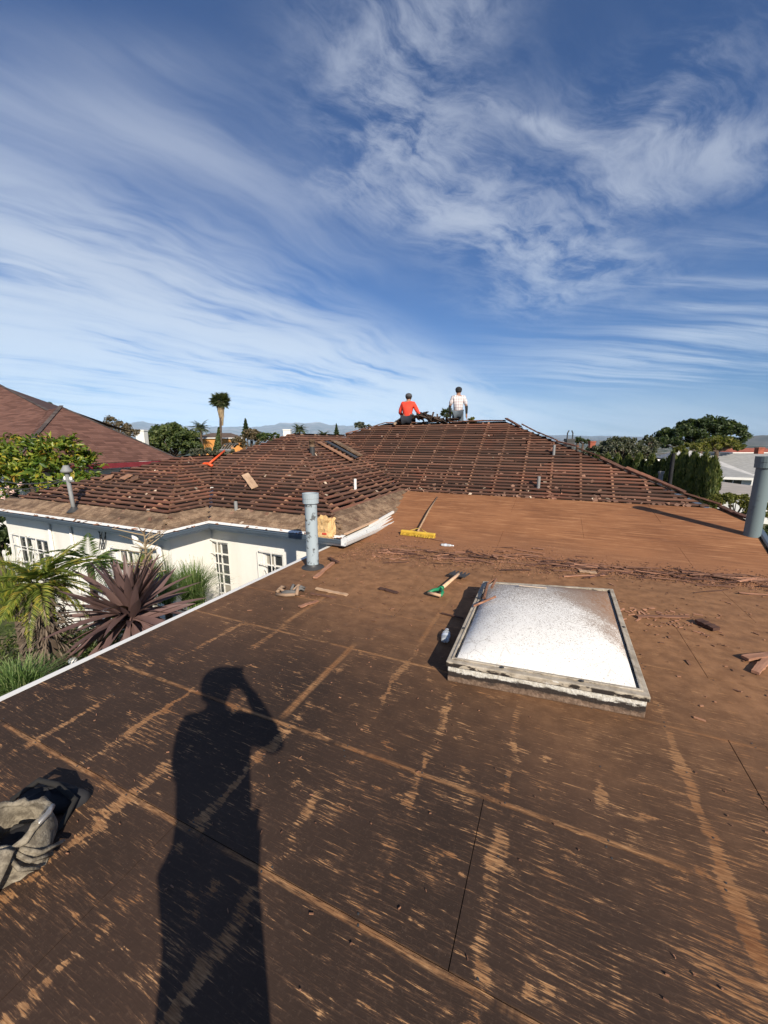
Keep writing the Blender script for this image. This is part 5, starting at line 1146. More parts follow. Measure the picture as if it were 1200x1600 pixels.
def tree(name, label, cat, D, blobs_px, leaf, n, mt, group=None, seed=1, nclump=26, trunk_r=0.2, base=None, depth=0.8, clump=0.28):
    rg = np.random.default_rng(seed); blobs = []
    for px, py, rx, ry in blobs_px:
        c = atd(px, py, D + rg.uniform(-0.12, 0.12) * rx / F_PX * D); s_ = D / F_PX; blobs.append((tuple(c), (rx * s_, rx * s_ * depth, ry * s_)))
    cx = np.mean([b[0][0] for b in blobs]); cy = np.mean([b[0][1] for b in blobs]); g = gz(cx, cy) if base is None else base
    root = empty(name, (cx, cy, g), label, cat, group)
    c, d = crown_points(blobs, n, rg, clump, nclump); nr = unit(rg.normal(size=(len(c), 3)) + d * 0.9); dd = unit(rg.normal(size=(len(c), 3)) + d * 0.4)
    o = link('crown', leaves_mesh('crown', c, dd, nr, rg.uniform(0.6, 1.35, len(c)) * leaf, rg.uniform(0.45, 0.7, len(c)) * leaf, mt), root)
    top = max(b[0][2] for b in blobs); tb = Vector((cx, cy, g)); mb = MB(); fork_z = min(b[0][2] - b[1][2] * 0.5 for b in blobs); fk = Vector((cx, cy, max(fork_z, g + 0.6)))
    mb.tube([tb - Vector((0, 0, 0.2)), tb.lerp(fk, 0.5) + Vector((trunk_r * 0.4, 0, 0)), fk], [trunk_r * 1.3, trunk_r, trunk_r * 0.8], 10)
    for (bc, br) in blobs:
        for k in range(3):
            e = Vector(bc) + Vector((rg.uniform(-.5, .5) * br[0], rg.uniform(-.5, .5) * br[1], rg.uniform(0.0, .5) * br[2])); mid = fk.lerp(e, 0.5) + Vector((0, 0, -0.08 * (e - fk).length)); mb.tube([fk - Vector((0, 0, 0.1)), mid, e], [trunk_r * 0.55, trunk_r * 0.35, trunk_r * 0.1], 7)
    mb.build('trunk', M_BARK, root, smooth=True); return root
tree('round_tree', 'dense round dark green tree behind the neighbour roof', 'tree', 42, [(262, 690, 34, 24), (292, 694, 30, 22), (240, 698, 26, 20), (268, 675, 26, 13), (298, 706, 14, 10)], 0.36, 9000, M_LMID, seed=3, nclump=34)
tree('bare_tree', 'thin brownish tree showing above the shingled roof hip', 'tree', 36, [(175, 662, 12, 12), (165, 668, 12, 10), (190, 668, 14, 10), (205, 678, 16, 8)], 0.20, 1700, M_LBROWN, seed=4, clump=0.35)
tree('small_treetop', 'small dark treetop peeking over the shingled ridge', 'tree', 45, [(77, 633, 5, 4)], 0.25, 300, M_LDARK, seed=5)
tree('olive_tree', 'brown green tree beside the pointed conifer', 'tree', 52, [(395, 682, 15, 12), (372, 693, 14, 10), (408, 690, 12, 10)], 0.30, 3200, M_LBROWN, seed=6)
tree('low_tree', 'bright low green tree left of the white chimney', 'tree', 48, [(415, 684, 14, 7), (430, 682, 8, 5)], 0.28, 1500, M_LMID, seed=7)
tree('leafy_clump', 'pale leafy shrub below the tall palm', 'shrub', 38, [(322, 706, 12, 7), (345, 709, 16, 6), (305, 708, 10, 8), (362, 708, 10, 6)], 0.22, 2000, M_LGREY, seed=8)
tree('ridge_tree', 'grey green treetop left of the kneeling worker', 'tree', 60, [(562, 665, 9, 6), (574, 668, 7, 4)], 0.3, 900, M_LGREY, seed=9)
tree('ridge_bush', 'yellow green treetop right of the standing worker', 'tree', 55, [(738, 658, 6, 6)], 0.3, 500, M_LYEL, seed=10)
tree('grey_tree', 'loose grey green tree behind the clipped cypress row', 'tree', 26, [(958, 705, 24, 20), (985, 703, 22, 18), (930, 712, 18, 14), (1006, 712, 16, 16), (972, 690, 12, 8)], 0.19, 6500, M_LGREY, seed=11, nclump=30)
tree('small_grey_tree', 'slim treetop between the grey tree and the dark tree', 'tree', 40, [(1012, 690, 9, 10), (1022, 698, 10, 9)], 0.24, 1200, M_LGREY, seed=12)
tree('great_dark_tree', 'great dark spreading tree above the white houses', 'tree', 46, [(1062, 685, 36, 18), (1100, 675, 34, 20), (1135, 680, 28, 20), (1150, 695, 16, 14), (1040, 697, 26, 14), (1085, 665, 22, 9), (1120, 665, 22, 9)], 0.40, 15000, M_LDARK, seed=13, nclump=30)
tree('yellow_tree', 'yellow green bushy tree in front of the great dark tree', 'tree', 36, [(1120, 694, 24, 11), (1146, 697, 14, 9), (1098, 700, 14, 8)], 0.26, 4500, M_LYEL, seed=14)
tree('bright_tree', 'bright green tree touching the black stack', 'tree', 33, [(1078, 700, 15, 7), (1064, 704, 10, 6)], 0.22, 1800, M_LYEL, seed=15)
tree('far_bush', 'small dark far trees beside the red chimney', 'tree', 60, [(905, 689, 7, 5), (917, 691, 7, 4)], 0.3, 700, M_LDARK, seed=16)
tree('edge_hedge', 'bright clipped hedge below the carport roof', 'hedge', 12.5, [(1135, 782, 18, 13), (1160, 786, 16, 13), (1118, 786, 10, 12), (1185, 800, 20, 18)], 0.085, 5200, M_LYEL, seed=17, nclump=40, trunk_r=0.05)
tree('shaded_shrub', 'shaded shrub in the side yard under the grey green pipe', 'shrub', 8.2, [(1190, 850, 14, 22), (1205, 835, 14, 18)], 0.085, 1500, M_LDARK, seed=18, trunk_r=0.04)
tree('backyard_tree', 'dark foliage at the white house corner behind the palm', 'tree', 11.0, [(5, 850, 18, 30), (-20, 830, 30, 40)], 0.16, 2200, M_LDARK, seed=19, trunk_r=0.1)
# conifers
def conifer(px, py_top, py_base, wpx, D, mt, label, seed, group=None, name='conifer', n=1600):
    rg = np.random.default_rng(seed); t = atd(px, py_top, D); b = atd(px, py_base, D); g = gz(b.x, b.y); hgt = t.z - b.z; R0 = wpx / F_PX * D
    root = empty(name, (b.x, b.y, g), label, 'tree', group); f = rg.random(n) ** 0.7; a = rg.uniform(0, 2 * math.pi, n); tier = 0.75 + 0.25 * np.cos(f * 40 + rg.normal(0, .5, n))
    rad = R0 * f * tier * rg.uniform(0.5, 1.0, n); c = np.stack([b.x + rad * np.cos(a), b.y + rad * np.sin(a), t.z - f * hgt], 1); d = np.stack([np.cos(a), np.sin(a), rg.normal(-0.1, .4, n)], 1)
    link('crown', leaves_mesh('crown', c, d, rdir(n) + np.array([0, 0, 1.0]), hgt * 0.10, hgt * 0.045, mt), root); MB().tube([(b.x, b.y, g), (t.x, t.y, t.z - 0.05 * hgt)], [0.2, 0.03], 8).build('trunk', M_BARK, root)
conifer(385, 654, 682, 10, 56, M_LDARK, 'pointed dark conifer among the trees right of the tall palm', 41)
conifer(526, 662, 684, 7, 58, M_LDARK, 'pointed conifer standing alone behind the wing ridge', 42)
# cypress row
def cypress(px, py_top, py_base, wpx, D, seed):
    rg = np.random.default_rng(seed); t = atd(px, py_top, D); b = atd(px, py_base, D); g = gz(b.x, b.y); n = 2600; R0 = wpx / F_PX * D; f = rg.random(n); a = rg.uniform(0, 2 * math.pi, n)
    lob = 1 + 0.16 * np.sin(a * 3 + f * 9 + seed) + 0.12 * np.sin(a * 7 - f * 23)
    prof = np.minimum(1, ((1 - f) / 0.30)) ** 0.6 * np.minimum(1, 0.75 + f)
    rad = R0 * prof * lob * rg.uniform(0.55, 1.0, n) ** 0.4; z = b.z - 0.6 + f * (t.z - b.z + 0.6)
    c = np.stack([b.x + rad * np.cos(a), b.y + rad * np.sin(a), z + rg.normal(0, .05, n)], 1); d = np.stack([np.cos(a) * 0.45, np.sin(a) * 0.45, np.full(n, 1.0)], 1) + rg.normal(0, .25, (n, 3))
    root = empty('cypress', (b.x, b.y, g), 'slim clipped cypress in the row beyond the right hip', 'tree', 'cypress row beyond the right hip')
    link('crown', leaves_mesh('crown', c, d, np.stack([np.cos(a), np.sin(a), np.zeros(n)], 1), rg.uniform(0.10, 0.24, n), rg.uniform(0.035, 0.07, n), M_CYP), root)
    core = MB().lathe((b.x, b.y, 0), [(R0 * 0.55, b.z - 0.7), (R0 * 0.6, b.z + 0.2 * (t.z - b.z)), (R0 * 0.5, b.z + 0.65 * (t.z - b.z)), (R0 * 0.05, b.z + 0.95 * (t.z - b.z))], 10).build('inner_foliage', M_LDARK, root, smooth=True)
    MB().tube([(b.x, b.y, g), (b.x, b.y, b.z)], [0.12, 0.09], 8).build('trunk', M_BARK, root)
for k, (px, pt, pbm, wv, D) in enumerate(((932, 712, 735, 7, 19), (946, 712, 745, 8, 18.5), (961, 712, 748, 8, 18), (978, 714, 752, 8, 17.5), (994, 712, 756, 9, 17), (1014, 713, 760, 9, 16.5), (1030, 720, 762, 8, 16.2), (1044, 708, 768, 9, 15.8), (1060, 706, 772, 10, 15.2), (1076, 708, 775, 10, 14.8), (1092, 710, 780, 10, 14.4), (1106, 716, 785, 9, 14.0))):
    cypress(px, pt, pbm, wv * 1.22, D, 60 + k)
# palms
def frond_mesh(L, droop, nleaf, wl, mt, seed, spread=0.42, vee=0.5, fan=False):
    rg = np.random.default_rng(seed); c, d, nn, LL, WW = [], [], [], [], []
    for i in range(nleaf):
        t = (i + 0.5) / nleaf
        if fan:
            a = (t - 0.5) * 3.6; dr = np.array([math.cos(a), math.sin(a), -0.25 * abs(a)]); ln = L * 0.55 * rg.uniform(.85, 1.1); b = np.array([L * 0.45, 0, -droop * 0.15]); c.append(b + dr * ln / 2); d.append(dr); nn.append((0, 0, 1)); LL.append(ln); WW.append(wl)
        else:
            x = L * (0.12 + 0.88 * t); z = -droop * t * t
            for sg in (-1, 1):
                ln = L * spread * (1 - 0.75 * t ** 1.6) * rg.uniform(0.85, 1.1); dr = np.array([0.75, sg * (1.0 - 0.45 * t), vee * 0.6 - droop / L * t * 1.2 - 0.35 * rg.random()]); dr /= np.linalg.norm(dr)
                c.append(np.array([x, 0, z]) + dr * ln / 2); d.append(dr); nn.append((0.2, -sg * 0.3, 1)); LL.append(ln); WW.append(wl * rg.uniform(0.8, 1.2))
    me = leaves_mesh('frond', np.array(c), np.array(d), np.array(nn, float), np.array(LL), np.array(WW), mt, bend=0.5)
    return me
def palm(name, label, base, top, tr, fronds, mt, nf, skirt=None, seed=1, group=None, elev=(-0.5, 1.2), trunk_mt=None, flen=1.0):
    rg = np.random.default_rng(seed); base, top = Vector(base), Vector(top); root = empty(name, base, label, 'palm', group)
    ring = [base.lerp(top, t) + Vector((0.08 * math.sin(t * 3) * (top - base).length * 0.05, 0, 0)) for t in np.linspace(0, 1, 9)]
    MB().tube(ring, [tr * (1.25 - 0.35 * t) * (1 + 0.06 * (-1) ** k) for k, t in enumerate(np.linspace(0, 1, 9))], 12).build('trunk', trunk_mt or M_BARK, root, smooth=True)
    for k in range(nf):
        a = 2.399 * k + rg.normal(0, .15); el = elev[0] + (elev[1] - elev[0]) * ((k + 0.5) / nf) + rg.normal(0, .08)
        M = Matrix.Translation(top) @ Matrix.Rotation(a, 4, 'Z') @ Matrix.Rotation(-el, 4, 'Y') @ Matrix.Diagonal((flen * rg.uniform(.85, 1.1),) * 3 + (1,)); link('frond', fronds[k % len(fronds)], root, M)
    if skirt:
        n = 900; f = rg.random(n); a = rg.uniform(0, 6.28, n); r0, L = skirt; rad = r0 * (1 - 0.75 * f) * rg.uniform(.6, 1, n); c = np.stack([top.x + rad * np.cos(a), top.y + rad * np.sin(a), top.z - f * L], 1); d = np.stack([np.cos(a) * .25, np.sin(a) * .25, -np.ones(n)], 1)
        link('dry_skirt', leaves_mesh('dry_skirt', c, d, np.stack([np.cos(a), np.sin(a), np.zeros(n)], 1), r0 * 0.9, r0 * 0.16, M_STRAW), root)
    return root
fanf = [frond_mesh(1.7, 0.9, 15, 0.085, M_PALMD, s, fan=True) for s in (1, 2, 3)]
fea = [frond_mesh(2.6, 0.9, 18, 0.10, M_PALMD, s, 0.30) for s in (4, 5)]
D = 62; tp = atd(344, 627, D); bp = atd(338, 690, D); bp.z = gz(bp.x, bp.y)
wp = palm('fan_palm', 'tall fan palm with pale dry skirt beside the orange house', bp, tp, 0.19, fanf, M_PALMD, 40, skirt=(0.75, 3.6), seed=2, elev=(-0.45, 1.35), flen=1.05)
rg = np.random.default_rng(77); n = 1500; f = rg.random(n); a = rg.uniform(0, 6.28, n); vz0, vz1 = atd(338, 705, D).z, atd(340, 668, D).z; rad = 0.62 * (1.1 - f) * rg.uniform(.4, 1, n)
bx = bp.x + (tp.x - bp.x) * f * 0.5; by = bp.y + (tp.y - bp.y) * f * 0.5; c = np.stack([bx + rad * np.cos(a), by + rad * np.sin(a), vz0 + f * (vz1 - vz0)], 1)
link('ivy', leaves_mesh('ivy', c, rdir(n), np.stack([np.cos(a), np.sin(a), np.full(n, .3)], 1), 0.3, 0.2, M_LMID), wp)
def farpalm(px, py, D, label, fl, s, nf=26, fr=None):
    t = atd(px, py, D); palm('far_palm', label, (t.x, t.y, gz(t.x, t.y)), t, 0.22, fr or fea, M_PALMD, nf, seed=s, elev=(-0.5, 1.2), flen=fl)
farpalm(313, 669, 70, 'feathery palm behind the orange house roof', 0.75, 11)
farpalm(468, 672, 80, 'small dark palm against the mountains behind the wing ridge', 0.7, 12)
farpalm(506, 681, 75, 'low palm top beside the lone conifer', 0.6, 13)
farpalm(698, 646, 58, 'shaggy fan palm top beside the standing worker', 0.62, 14, 40, fanf)
farpalm(903, 687, 65, 'far palm top beside the roof turret', 0.45, 15, 22, fanf); 
# near palm in the garden: shaggy leaning trunk, yellow-green feathers
yard = -2.9
nf = [frond_mesh(0.95, 0.55, 40, 0.013, M_PALM, s, 0.24, 0.3) for s in (21, 22, 23, 24)]
tcr = atx(62, 912, -4.9); tba = atx(85, 1055, -4.55); tba.z = yard; tb2 = Vector((-4.35, 1.75, yard))
gp_ = palm('garden_palm', 'yellow green feather palm with shaggy trunk beside the white wall', tb2, tcr, 0.10, nf, M_PALM, 30, seed=5, elev=(-0.8, 1.2), flen=0.60)
rg = np.random.default_rng(9); n = 2600; f = rg.random(n); a = rg.uniform(0, 6.28, n); cc = np.array(tb2)[None] + (np.array(tcr) - np.array(tb2))[None] * f[:, None]
rad = 0.10 + 0.13 * rg.random(n); c = cc + np.stack([rad * np.cos(a), rad * np.sin(a), np.zeros(n)], 1); d = np.stack([np.cos(a) * .7, np.sin(a) * .7, rg.normal(-.5, .5, n)], 1)
M_SHAG = m_leaf('shaggy_leaf_bases', [(0, (0.05, 0.038, 0.028)), (1, (0.15, 0.115, 0.085))], 0.9, 0.1)
link('leaf_bases', leaves_mesh('leaf_bases', c, d, np.stack([np.cos(a), np.sin(a), np.zeros(n)], 1) + rdir(n) * .5, 0.12, 0.020, M_SHAG), gp_)
nf2 = [frond_mesh(0.9, 0.6, 26, 0.009, M_GRASS, s, 0.28, 0.3) for s in (31, 32)]
t2 = atx(140, 880, -6.4); palm('slender_palm', 'slender fine leaved palm against the white wall windows', (t2.x, t2.y, yard), t2, 0.05, nf2, M_GRASS, 11, seed=6, elev=(-0.6, 1.1), flen=0.85)
# purple flax: each sword leaf is its own piece
def blade_mesh(L, Wd, droop, seed):
    rg = np.random.default_rng(seed); v, f = [], []; S = 7
    for i in range(S + 1):
        t = i / S; ww = Wd * (0.35 + 1.3 * t if t < 0.45 else 0.935 * (1 - ((t - 0.45) / 0.55) ** 1.6)) * 0.5; x = L * t; z = -droop * t ** 2.2
        v += [(x, -ww, z + ww * 0.45), (x, 0, z), (x, ww, z + ww * 0.45)]
    for i in range(S):
        for k in range(2): f.append((i * 3 + k, i * 3 + k + 1, (i + 1) * 3 + k + 1, (i + 1) * 3 + k))
    mb = MB(); mb.add(v, f); return mb.mesh('leaf', M_FLAX, True)
BL = [blade_mesh(0.88, 0.098, dr, k) for k, dr in enumerate((0.04, 0.10, 0.20, 0.32))]
fc = atx(205, 962, -4.35); root = empty('purple_flax', (fc.x, fc.y, yard), 'purple sword leaved flax with brown flower stalk beside the deck edge', 'plant')
MB().tube([(fc.x, fc.y, yard), (fc.x, fc.y, fc.z - 0.05)], [0.09, 0.07], 10).build('stem', M_BARK, root)
rg = np.random.default_rng(12)
for k in range(120):
    el = rg.uniform(-0.55, 1.45) if k < 90 else rg.uniform(0.5, 1.4); a = 2.399 * k + rg.normal(0, .2); Ls = rg.uniform(0.7, 1.0) * (0.92 if el > 0.8 else 1.0)
    o = link('leaf', BL[int(np.clip(3 - (el + 0.5) * 1.9 + rg.normal(0, .5), 0, 3))], root, Matrix.Translation(fc + Vector((0, 0, rg.uniform(-0.08, 0.08)))) @ Matrix.Rotation(a, 4, 'Z') @ Matrix.Rotation(-el, 4, 'Y') @ Matrix.Rotation(rg.normal(0, .35), 4, 'X') @ Matrix.Diagonal((Ls, rg.uniform(.8, 1.2), Ls, 1)))
st_ = MB(); b0 = fc + Vector((-0.05, 0.25, 0.0))
for k in range(46):
    t = rg.random(); p = b0 + Vector((0.0, 0.05, 0.35 + 0.55 * t)); q = p + Vector((rg.normal(0, .13), rg.normal(0, .13), rg.uniform(0.02, .16))); st_.tube([p, q], [0.008, 0.004], 4)
st_.tube([b0, b0 + Vector((0, 0.05, 0.92))], [0.018, 0.008], 6); st_.build('flower_stalk', M_STRAW, root)
# fine grass tufts
def tuft(px, py, x, R0, hgt, n, label, name, mt, seed, zb=None):
    rg = np.random.default_rng(seed); c0 = atx(px, py, x); v, f = [], []; S = 4
    root = empty(name, (c0.x, c0.y, yard), label, 'plant')
    for i in range(n):
        a = rg.uniform(0, 6.28); el = rg.uniform(0.15, 1.0) ; L = hgt * rg.uniform(.7, 1.15); b = np.array([c0.x + rg.normal(0, .05), c0.y + rg.normal(0, .05), c0.z - hgt * 0.45]); out_ = np.array([math.cos(a), math.sin(a), 0]); side = np.array([-math.sin(a), math.cos(a), 0]) * 0.006; base_i = len(v)
        for s_ in range(S + 1):
            t = s_ / S; p = b + out_ * (R0 * el * t ** 1.4) + np.array([0, 0, L * (t - 0.55 * el * t * t)]); v += [tuple(p - side * (1 - t * .8)), tuple(p + side * (1 - t * .8))]
        for s_ in range(S): f.append((base_i + 2 * s_, base_i + 2 * s_ + 1, base_i + 2 * s_ + 3, base_i + 2 * s_ + 2))
    me = np_mesh('blades', np.array(v), np.array(f), mt); link('blades', me, root)
    MB().tube([(c0.x, c0.y, yard), (c0.x, c0.y, c0.z - hgt * 0.4)], [0.07, 0.05], 8).build('stem', M_BARK, root)
tuft(300, 912, -4.75, 0.62, 0.75, 900, 'arching fine green grass tuft below the grilled window', 'grass_tuft', M_GRASS, 1)
tuft(258, 905, -5.3, 0.35, 0.8, 300, 'upright pale grass clump between the flax and the green tuft', 'pale_grass', M_GRASS, 2)
tuft(225, 890, -5.4, 0.4, 0.7, 260, 'yellow green shrub behind the purple flax', 'yellow_shrub', M_PALM, 3)
tuft(20, 915, -6.2, 0.8, 1.0, 260, 'bright green arching clump at the white house corner', 'bright_clump', M_PALM, 4)
# yard undergrowth
def under(n, seed):
    rg = np.random.default_rng(seed); x = rg.uniform(-9.5, -3.3, n); y = rg.uniform(-2.5, 4.4, n); hump = 0.55 + 0.75 * np.array([mnoise.noise(Vector((a * .8, b * .8, 2))) + 0.4 for a, b in zip(x, y)]); z = yard + np.maximum(0.05, hump) * rg.random(n) ** 0.6 * 1.3
    o = link('undergrowth', leaves_mesh('undergrowth', np.stack([x, y, z], 1), rdir(n) + np.array([0, 0, .4]), rdir(n) + np.array([0, 0, 1.]), rg.uniform(.08, .2, n), rg.uniform(.02, .05, n), M_LMID)); tag(o, 'dense low undergrowth filling the yard below the deck', 'plants', kind='stuff')
under(26000, 4)
tuft(30, 1062, -3.85, 0.4, 0.35, 500, 'low bright grass by the deck edge under the palm', 'low_grass', M_GRASS, 6)
# pale stones and pots glimpsed between the leaves
for k, (px, py, x) in enumerate(((128, 1000, -4.6), (112, 1022, -4.3))):
    p = atx(px, py, x); tag(MB().lathe((p.x, p.y, p.z - 0.1), [(0.02, 0), (0.035, 0.01), (0.04, 0.035), (0.025, 0.05)], 12, capt=True, capb=True).build('garden_pot', M_WHITE, smooth=True), 'small white garden pot glimpsed between flax leaves', 'pot', 'white pots under the flax')
# big broad-leaved tree left
def broad():
    rg = np.random.default_rng(33); D = 11.2; blobs = []
    for px, py, rx, ry in ((30, 712, 48, 34), (95, 715, 46, 34), (130, 735, 34, 30), (60, 745, 55, 34), (0, 760, 50, 40), (110, 755, 40, 22), (-40, 720, 50, 45)):
        s_ = D / F_PX; blobs.append((tuple(atd(px, py, D + rg.uniform(-.5, .5))), (rx * s_, rx * s_ * .8, ry * s_)))
    c, d = crown_points(blobs, 5200, rg, 0.30, 34); base = Vector((np.mean([b[0][0] for b in blobs]), np.mean([b[0][1] for b in blobs]), yard))
    root = empty('broad_leaf_tree', base, 'broad leaved tree with glossy yellow green leaves beside the side wing', 'tree')
    dd = unit(d * 0.9 + rg.normal(0, .55, c.shape) + np.array([0, 0, -.35])); nn = unit(d + rg.normal(0, .5, c.shape) + np.array([0, 0, .5]))
    dist = np.linalg.norm(c - np.array(CAM), axis=1); order = np.argsort(dist); near, rest = order[:240], order[240:]
    crown = link('crown', leaves_mesh('crown', c[rest], dd[rest], nn[rest], rg.uniform(.15, .25, len(rest)), rg.uniform(.06, .09, len(rest)), M_MAGN), root); tag(crown, kind='stuff')
    lv = []
    for k in range(4):
        v = []; f = []
        for i in range(6):
            t = i / 5; ww = 0.19 * math.sin(math.pi * min(1, t * 0.93 + 0.04)) ** 0.8; v += [(t - .5, -ww, ww * .35 - 0.10 * t * t), (t - .5, 0, -0.10 * t * t), (t - .5, ww, ww * .35 - 0.10 * t * t)]
        for i in range(5):
            for j in range(2): f.append((i * 3 + j, i * 3 + j + 1, (i + 1) * 3 + j + 1, (i + 1) * 3 + j))
        mm = m_leaf('single_leaf_%d' % k, [(0, ((0.04, 0.08, 0.012), (0.09, 0.13, 0.02), (0.17, 0.19, 0.03), (0.27, 0.22, 0.03))[k])] * 2, 0.38, 0.3); mb = MB(); mb.add(v, f); lv.append(mb.mesh('leaf', mm, True))
    for i in near:
        e = Vector(dd[i]); n_ = Vector(nn[i]); s_ = n_.cross(e).normalized(); n_ = e.cross(s_); L = rg.uniform(.17, .26)
        link('leaf', lv[int(rg.choice(4, p=[.3, .35, .25, .1]))], crown, Matrix.Translation(Vector(c[i])) @ Matrix((e, s_, n_)).transposed().to_4x4() @ Matrix.Scale(L, 4))
    mb = MB(); fk = base + Vector((0, 0, 2.4)); mb.tube([base, fk], [.2, .15], 10)
    for bc, br in blobs: mb.tube([fk, fk.lerp(Vector(bc), .6) - Vector((0, 0, .1)), Vector(bc)], [.09, .05, .02], 7)
    mb.build('trunk', M_BARK, root, smooth=True)
    mp = m_plain('pale_pink_petal', (0.62, 0.42, 0.36), 0.7)
    for k, (px, py) in enumerate(((3, 772), (14, 764), (22, 770), (34, 758), (8, 780))):
        p = atd(px, py, 10.2); v = [p]; f = []
        for i in range(5): a = i * 1.2566; v += [p + RT * (.09 * math.cos(a)) + CU * (.09 * math.sin(a)) - FW * .03, p + RT * (.07 * math.cos(a + .5)) + CU * (.07 * math.sin(a + .5)) - FW * .06]
        for i in range(5): f.append((0, 1 + 2 * i, 2 + 2 * i))
        mb = MB(); mb.add(v, f); mb.build('flower', mp, root)
broad()

# ------------------------------------------------------------------ neighbouring houses
def shingles(poly, parent, mt, course=0.15, tab=0.24, seed=1, name='roof_shingles'):
    rg = np.random.default_rng(seed); o, e, u, n = frame(poly); pts = [((p - o).dot(e), (p - o).dot(u)) for p in poly]; t0, t1 = min(p[1] for p in pts), max(p[1] for p in pts)
    v, f = [], []; t = t0 + 0.01
    while t < t1:
        iv = interval(pts, t + course * 0.4)
        if iv:
            s_ = iv[0] + rg.uniform(-tab, 0)
            while s_ < iv[1]:
                s2 = s_ + tab * rg.uniform(0.75, 1.5); a, b = max(s_, iv[0]), min(s2, iv[1])
                if b - a > 0.02:
                    k = len(v); th = 0.012 + rg.uniform(0, 0.006)
                    for ss, tt, zz in ((a, t, th), (b, t, th), (b, t + course, 0.002), (a, t + course, 0.002), (a, t, -0.002), (b, t, -0.002)): v.append(tuple(o + e * ss + u * tt + n * zz))
                    f += [(k, k + 1, k + 2, k + 3), (k + 4, k + 5, k + 1, k)]
                s_ = s2
        t += course
    me = np_mesh(name, np.array(v), np.array(f), mt); return tag(link(name, me, parent), kind='stuff')
def m_shingle(name, a, b):
    m, n = mat(name); i_ = n.island(); f = n.noise(n.pos(), 18, 4, 0.7); c = n.mix(n.math('ADD', n.math('MULTIPLY', i_, 0.75), n.math('MULTIPLY', f, 0.25)), a, b); n.out(c, 0.95, bump=n.noise(n.pos(), 120, 3), bs=0.3, bd=0.004, spec=0.2); return m
M_NSH = m_shingle('red_brown_shingle', (0.080, 0.040, 0.032), (0.175, 0.092, 0.072)); M_NUND = m_plain('shingle_underlay', (0.07, 0.036, 0.03), 0.95)
def neighbour():
    xe, ze, s_ = -14.7, 0.86, 0.55; n = Vector((s_, 0, 1)); p0 = Vector((xe, 10, ze))
    apex = atpl(95, 636, p0, n); far = atpl(279, 717, p0, n); far = Vector((xe, far.y, ze)); nearc = Vector((xe, apex.y - (apex.z - ze) / 0.60, ze))
    root = empty('shingled_house', (xe - 3, apex.y, -2.9), 'neighbour house with red brown shingle hip roof and red fascia', 'house')
    right = [nearc, far, apex]
    inn = Vector((apex.x - 1.1, apex.y + 0.05, apex.z - 0.10)); strip_b = Vector((nearc.x - 1.5, nearc.y, ze)); wing = [strip_b, nearc, apex, inn]
    nb = Vector((0.10, -0.42, 1)); top = atpl(-2, 601, inn, nb); topl = atpl(-60, 580, inn, nb); dn = atpl(-60, 700, inn, nb); strip_b = atpl(52, 704, inn, nb)
    wing = [strip_b, nearc, apex, inn]
    big = [dn, strip_b, inn, top, topl]; bigr = [inn, apex, Vector((apex.x - 3, far.y + 3, apex.z - 1.0)), top]
    mb = MB()
    for p in (right, wing, big, bigr): mb.add([q - Vector((0, 0, 0.012)) for q in p], [tuple(range(len(p)))])
    rf = mb.build('roof', M_NUND, root)
    shingles(right, rf, M_NSH, 0.15, 0.25, 1); shingles([nearc, apex, inn], rf, M_NSH, 0.15, 0.25, 2); shingles([strip_b, nearc, inn], rf, M_NSH, 0.15, 0.25, 5)
    v = [dn, strip_b, inn, top, topl]
    # large plane triangulated so that courses stay straight
    shingles(big, rf, M_NSH, 0.16, 0.27, 3)
    def cap(a, b, w_=0.13):
        e = (b - a).normalized(); sd = e.cross(Vector((0, 0, 1))).normalized(); L = (b - a).length; k = 0; mbc = MB(); t = 0
        while t < L - 0.1: c = a + e * (t + .11); mbc.box(c + Vector((0, 0, 0.02)), (0.25, w_, 0.02), Matrix((e, sd, sd.cross(e))).transposed() @ Matrix.Rotation(-0.05, 3, 'Y')); t += 0.19
        mbc.build('hip_cap', m_shingle('grey_hip_cap', (0.05, 0.040, 0.038), (0.11, 0.09, 0.082)), rf)
    cap(apex, far); cap(nearc, apex); cap(inn, top)
    mfr = m_plain('dark_red_fascia', (0.17, 0.022, 0.028), 0.6)
    a, b = nearc, far; MB().box((a + b) / 2 + Vector((0.02, 0, -0.11)), (0.05, (b - a).length, 0.18)).build('fascia', mfr, root)
    MB().box((xe - 0.35, (a.y + b.y) / 2, ze - 0.215), (0.7, (b - a).length - 0.1, 0.02)).build('soffit', M_WHITE, root)
    MB().box((xe - 3.2, (a.y + b.y) / 2, (ze - 0.22 - 2.9) / 2), (5.2, (b - a).length - 1.4, ze - 0.22 + 2.9)).build('wall', M_STUCCO, root)
    MB().box((xe - 0.58, far.y - 2.2, -0.2), (0.04, 1.1, 1.2)).build('window', M_GLASS, root)
    vn = atd(6, 618, 21.0); MB().lathe(vn, [(0.14, -0.1), (0.14, 0.05), (0.20, 0.06), (0.02, 0.16)], 12).build('roof_vent', m_plain('dark_red_vent', (0.09, 0.03, 0.028), 0.6), rf)
neighbour()
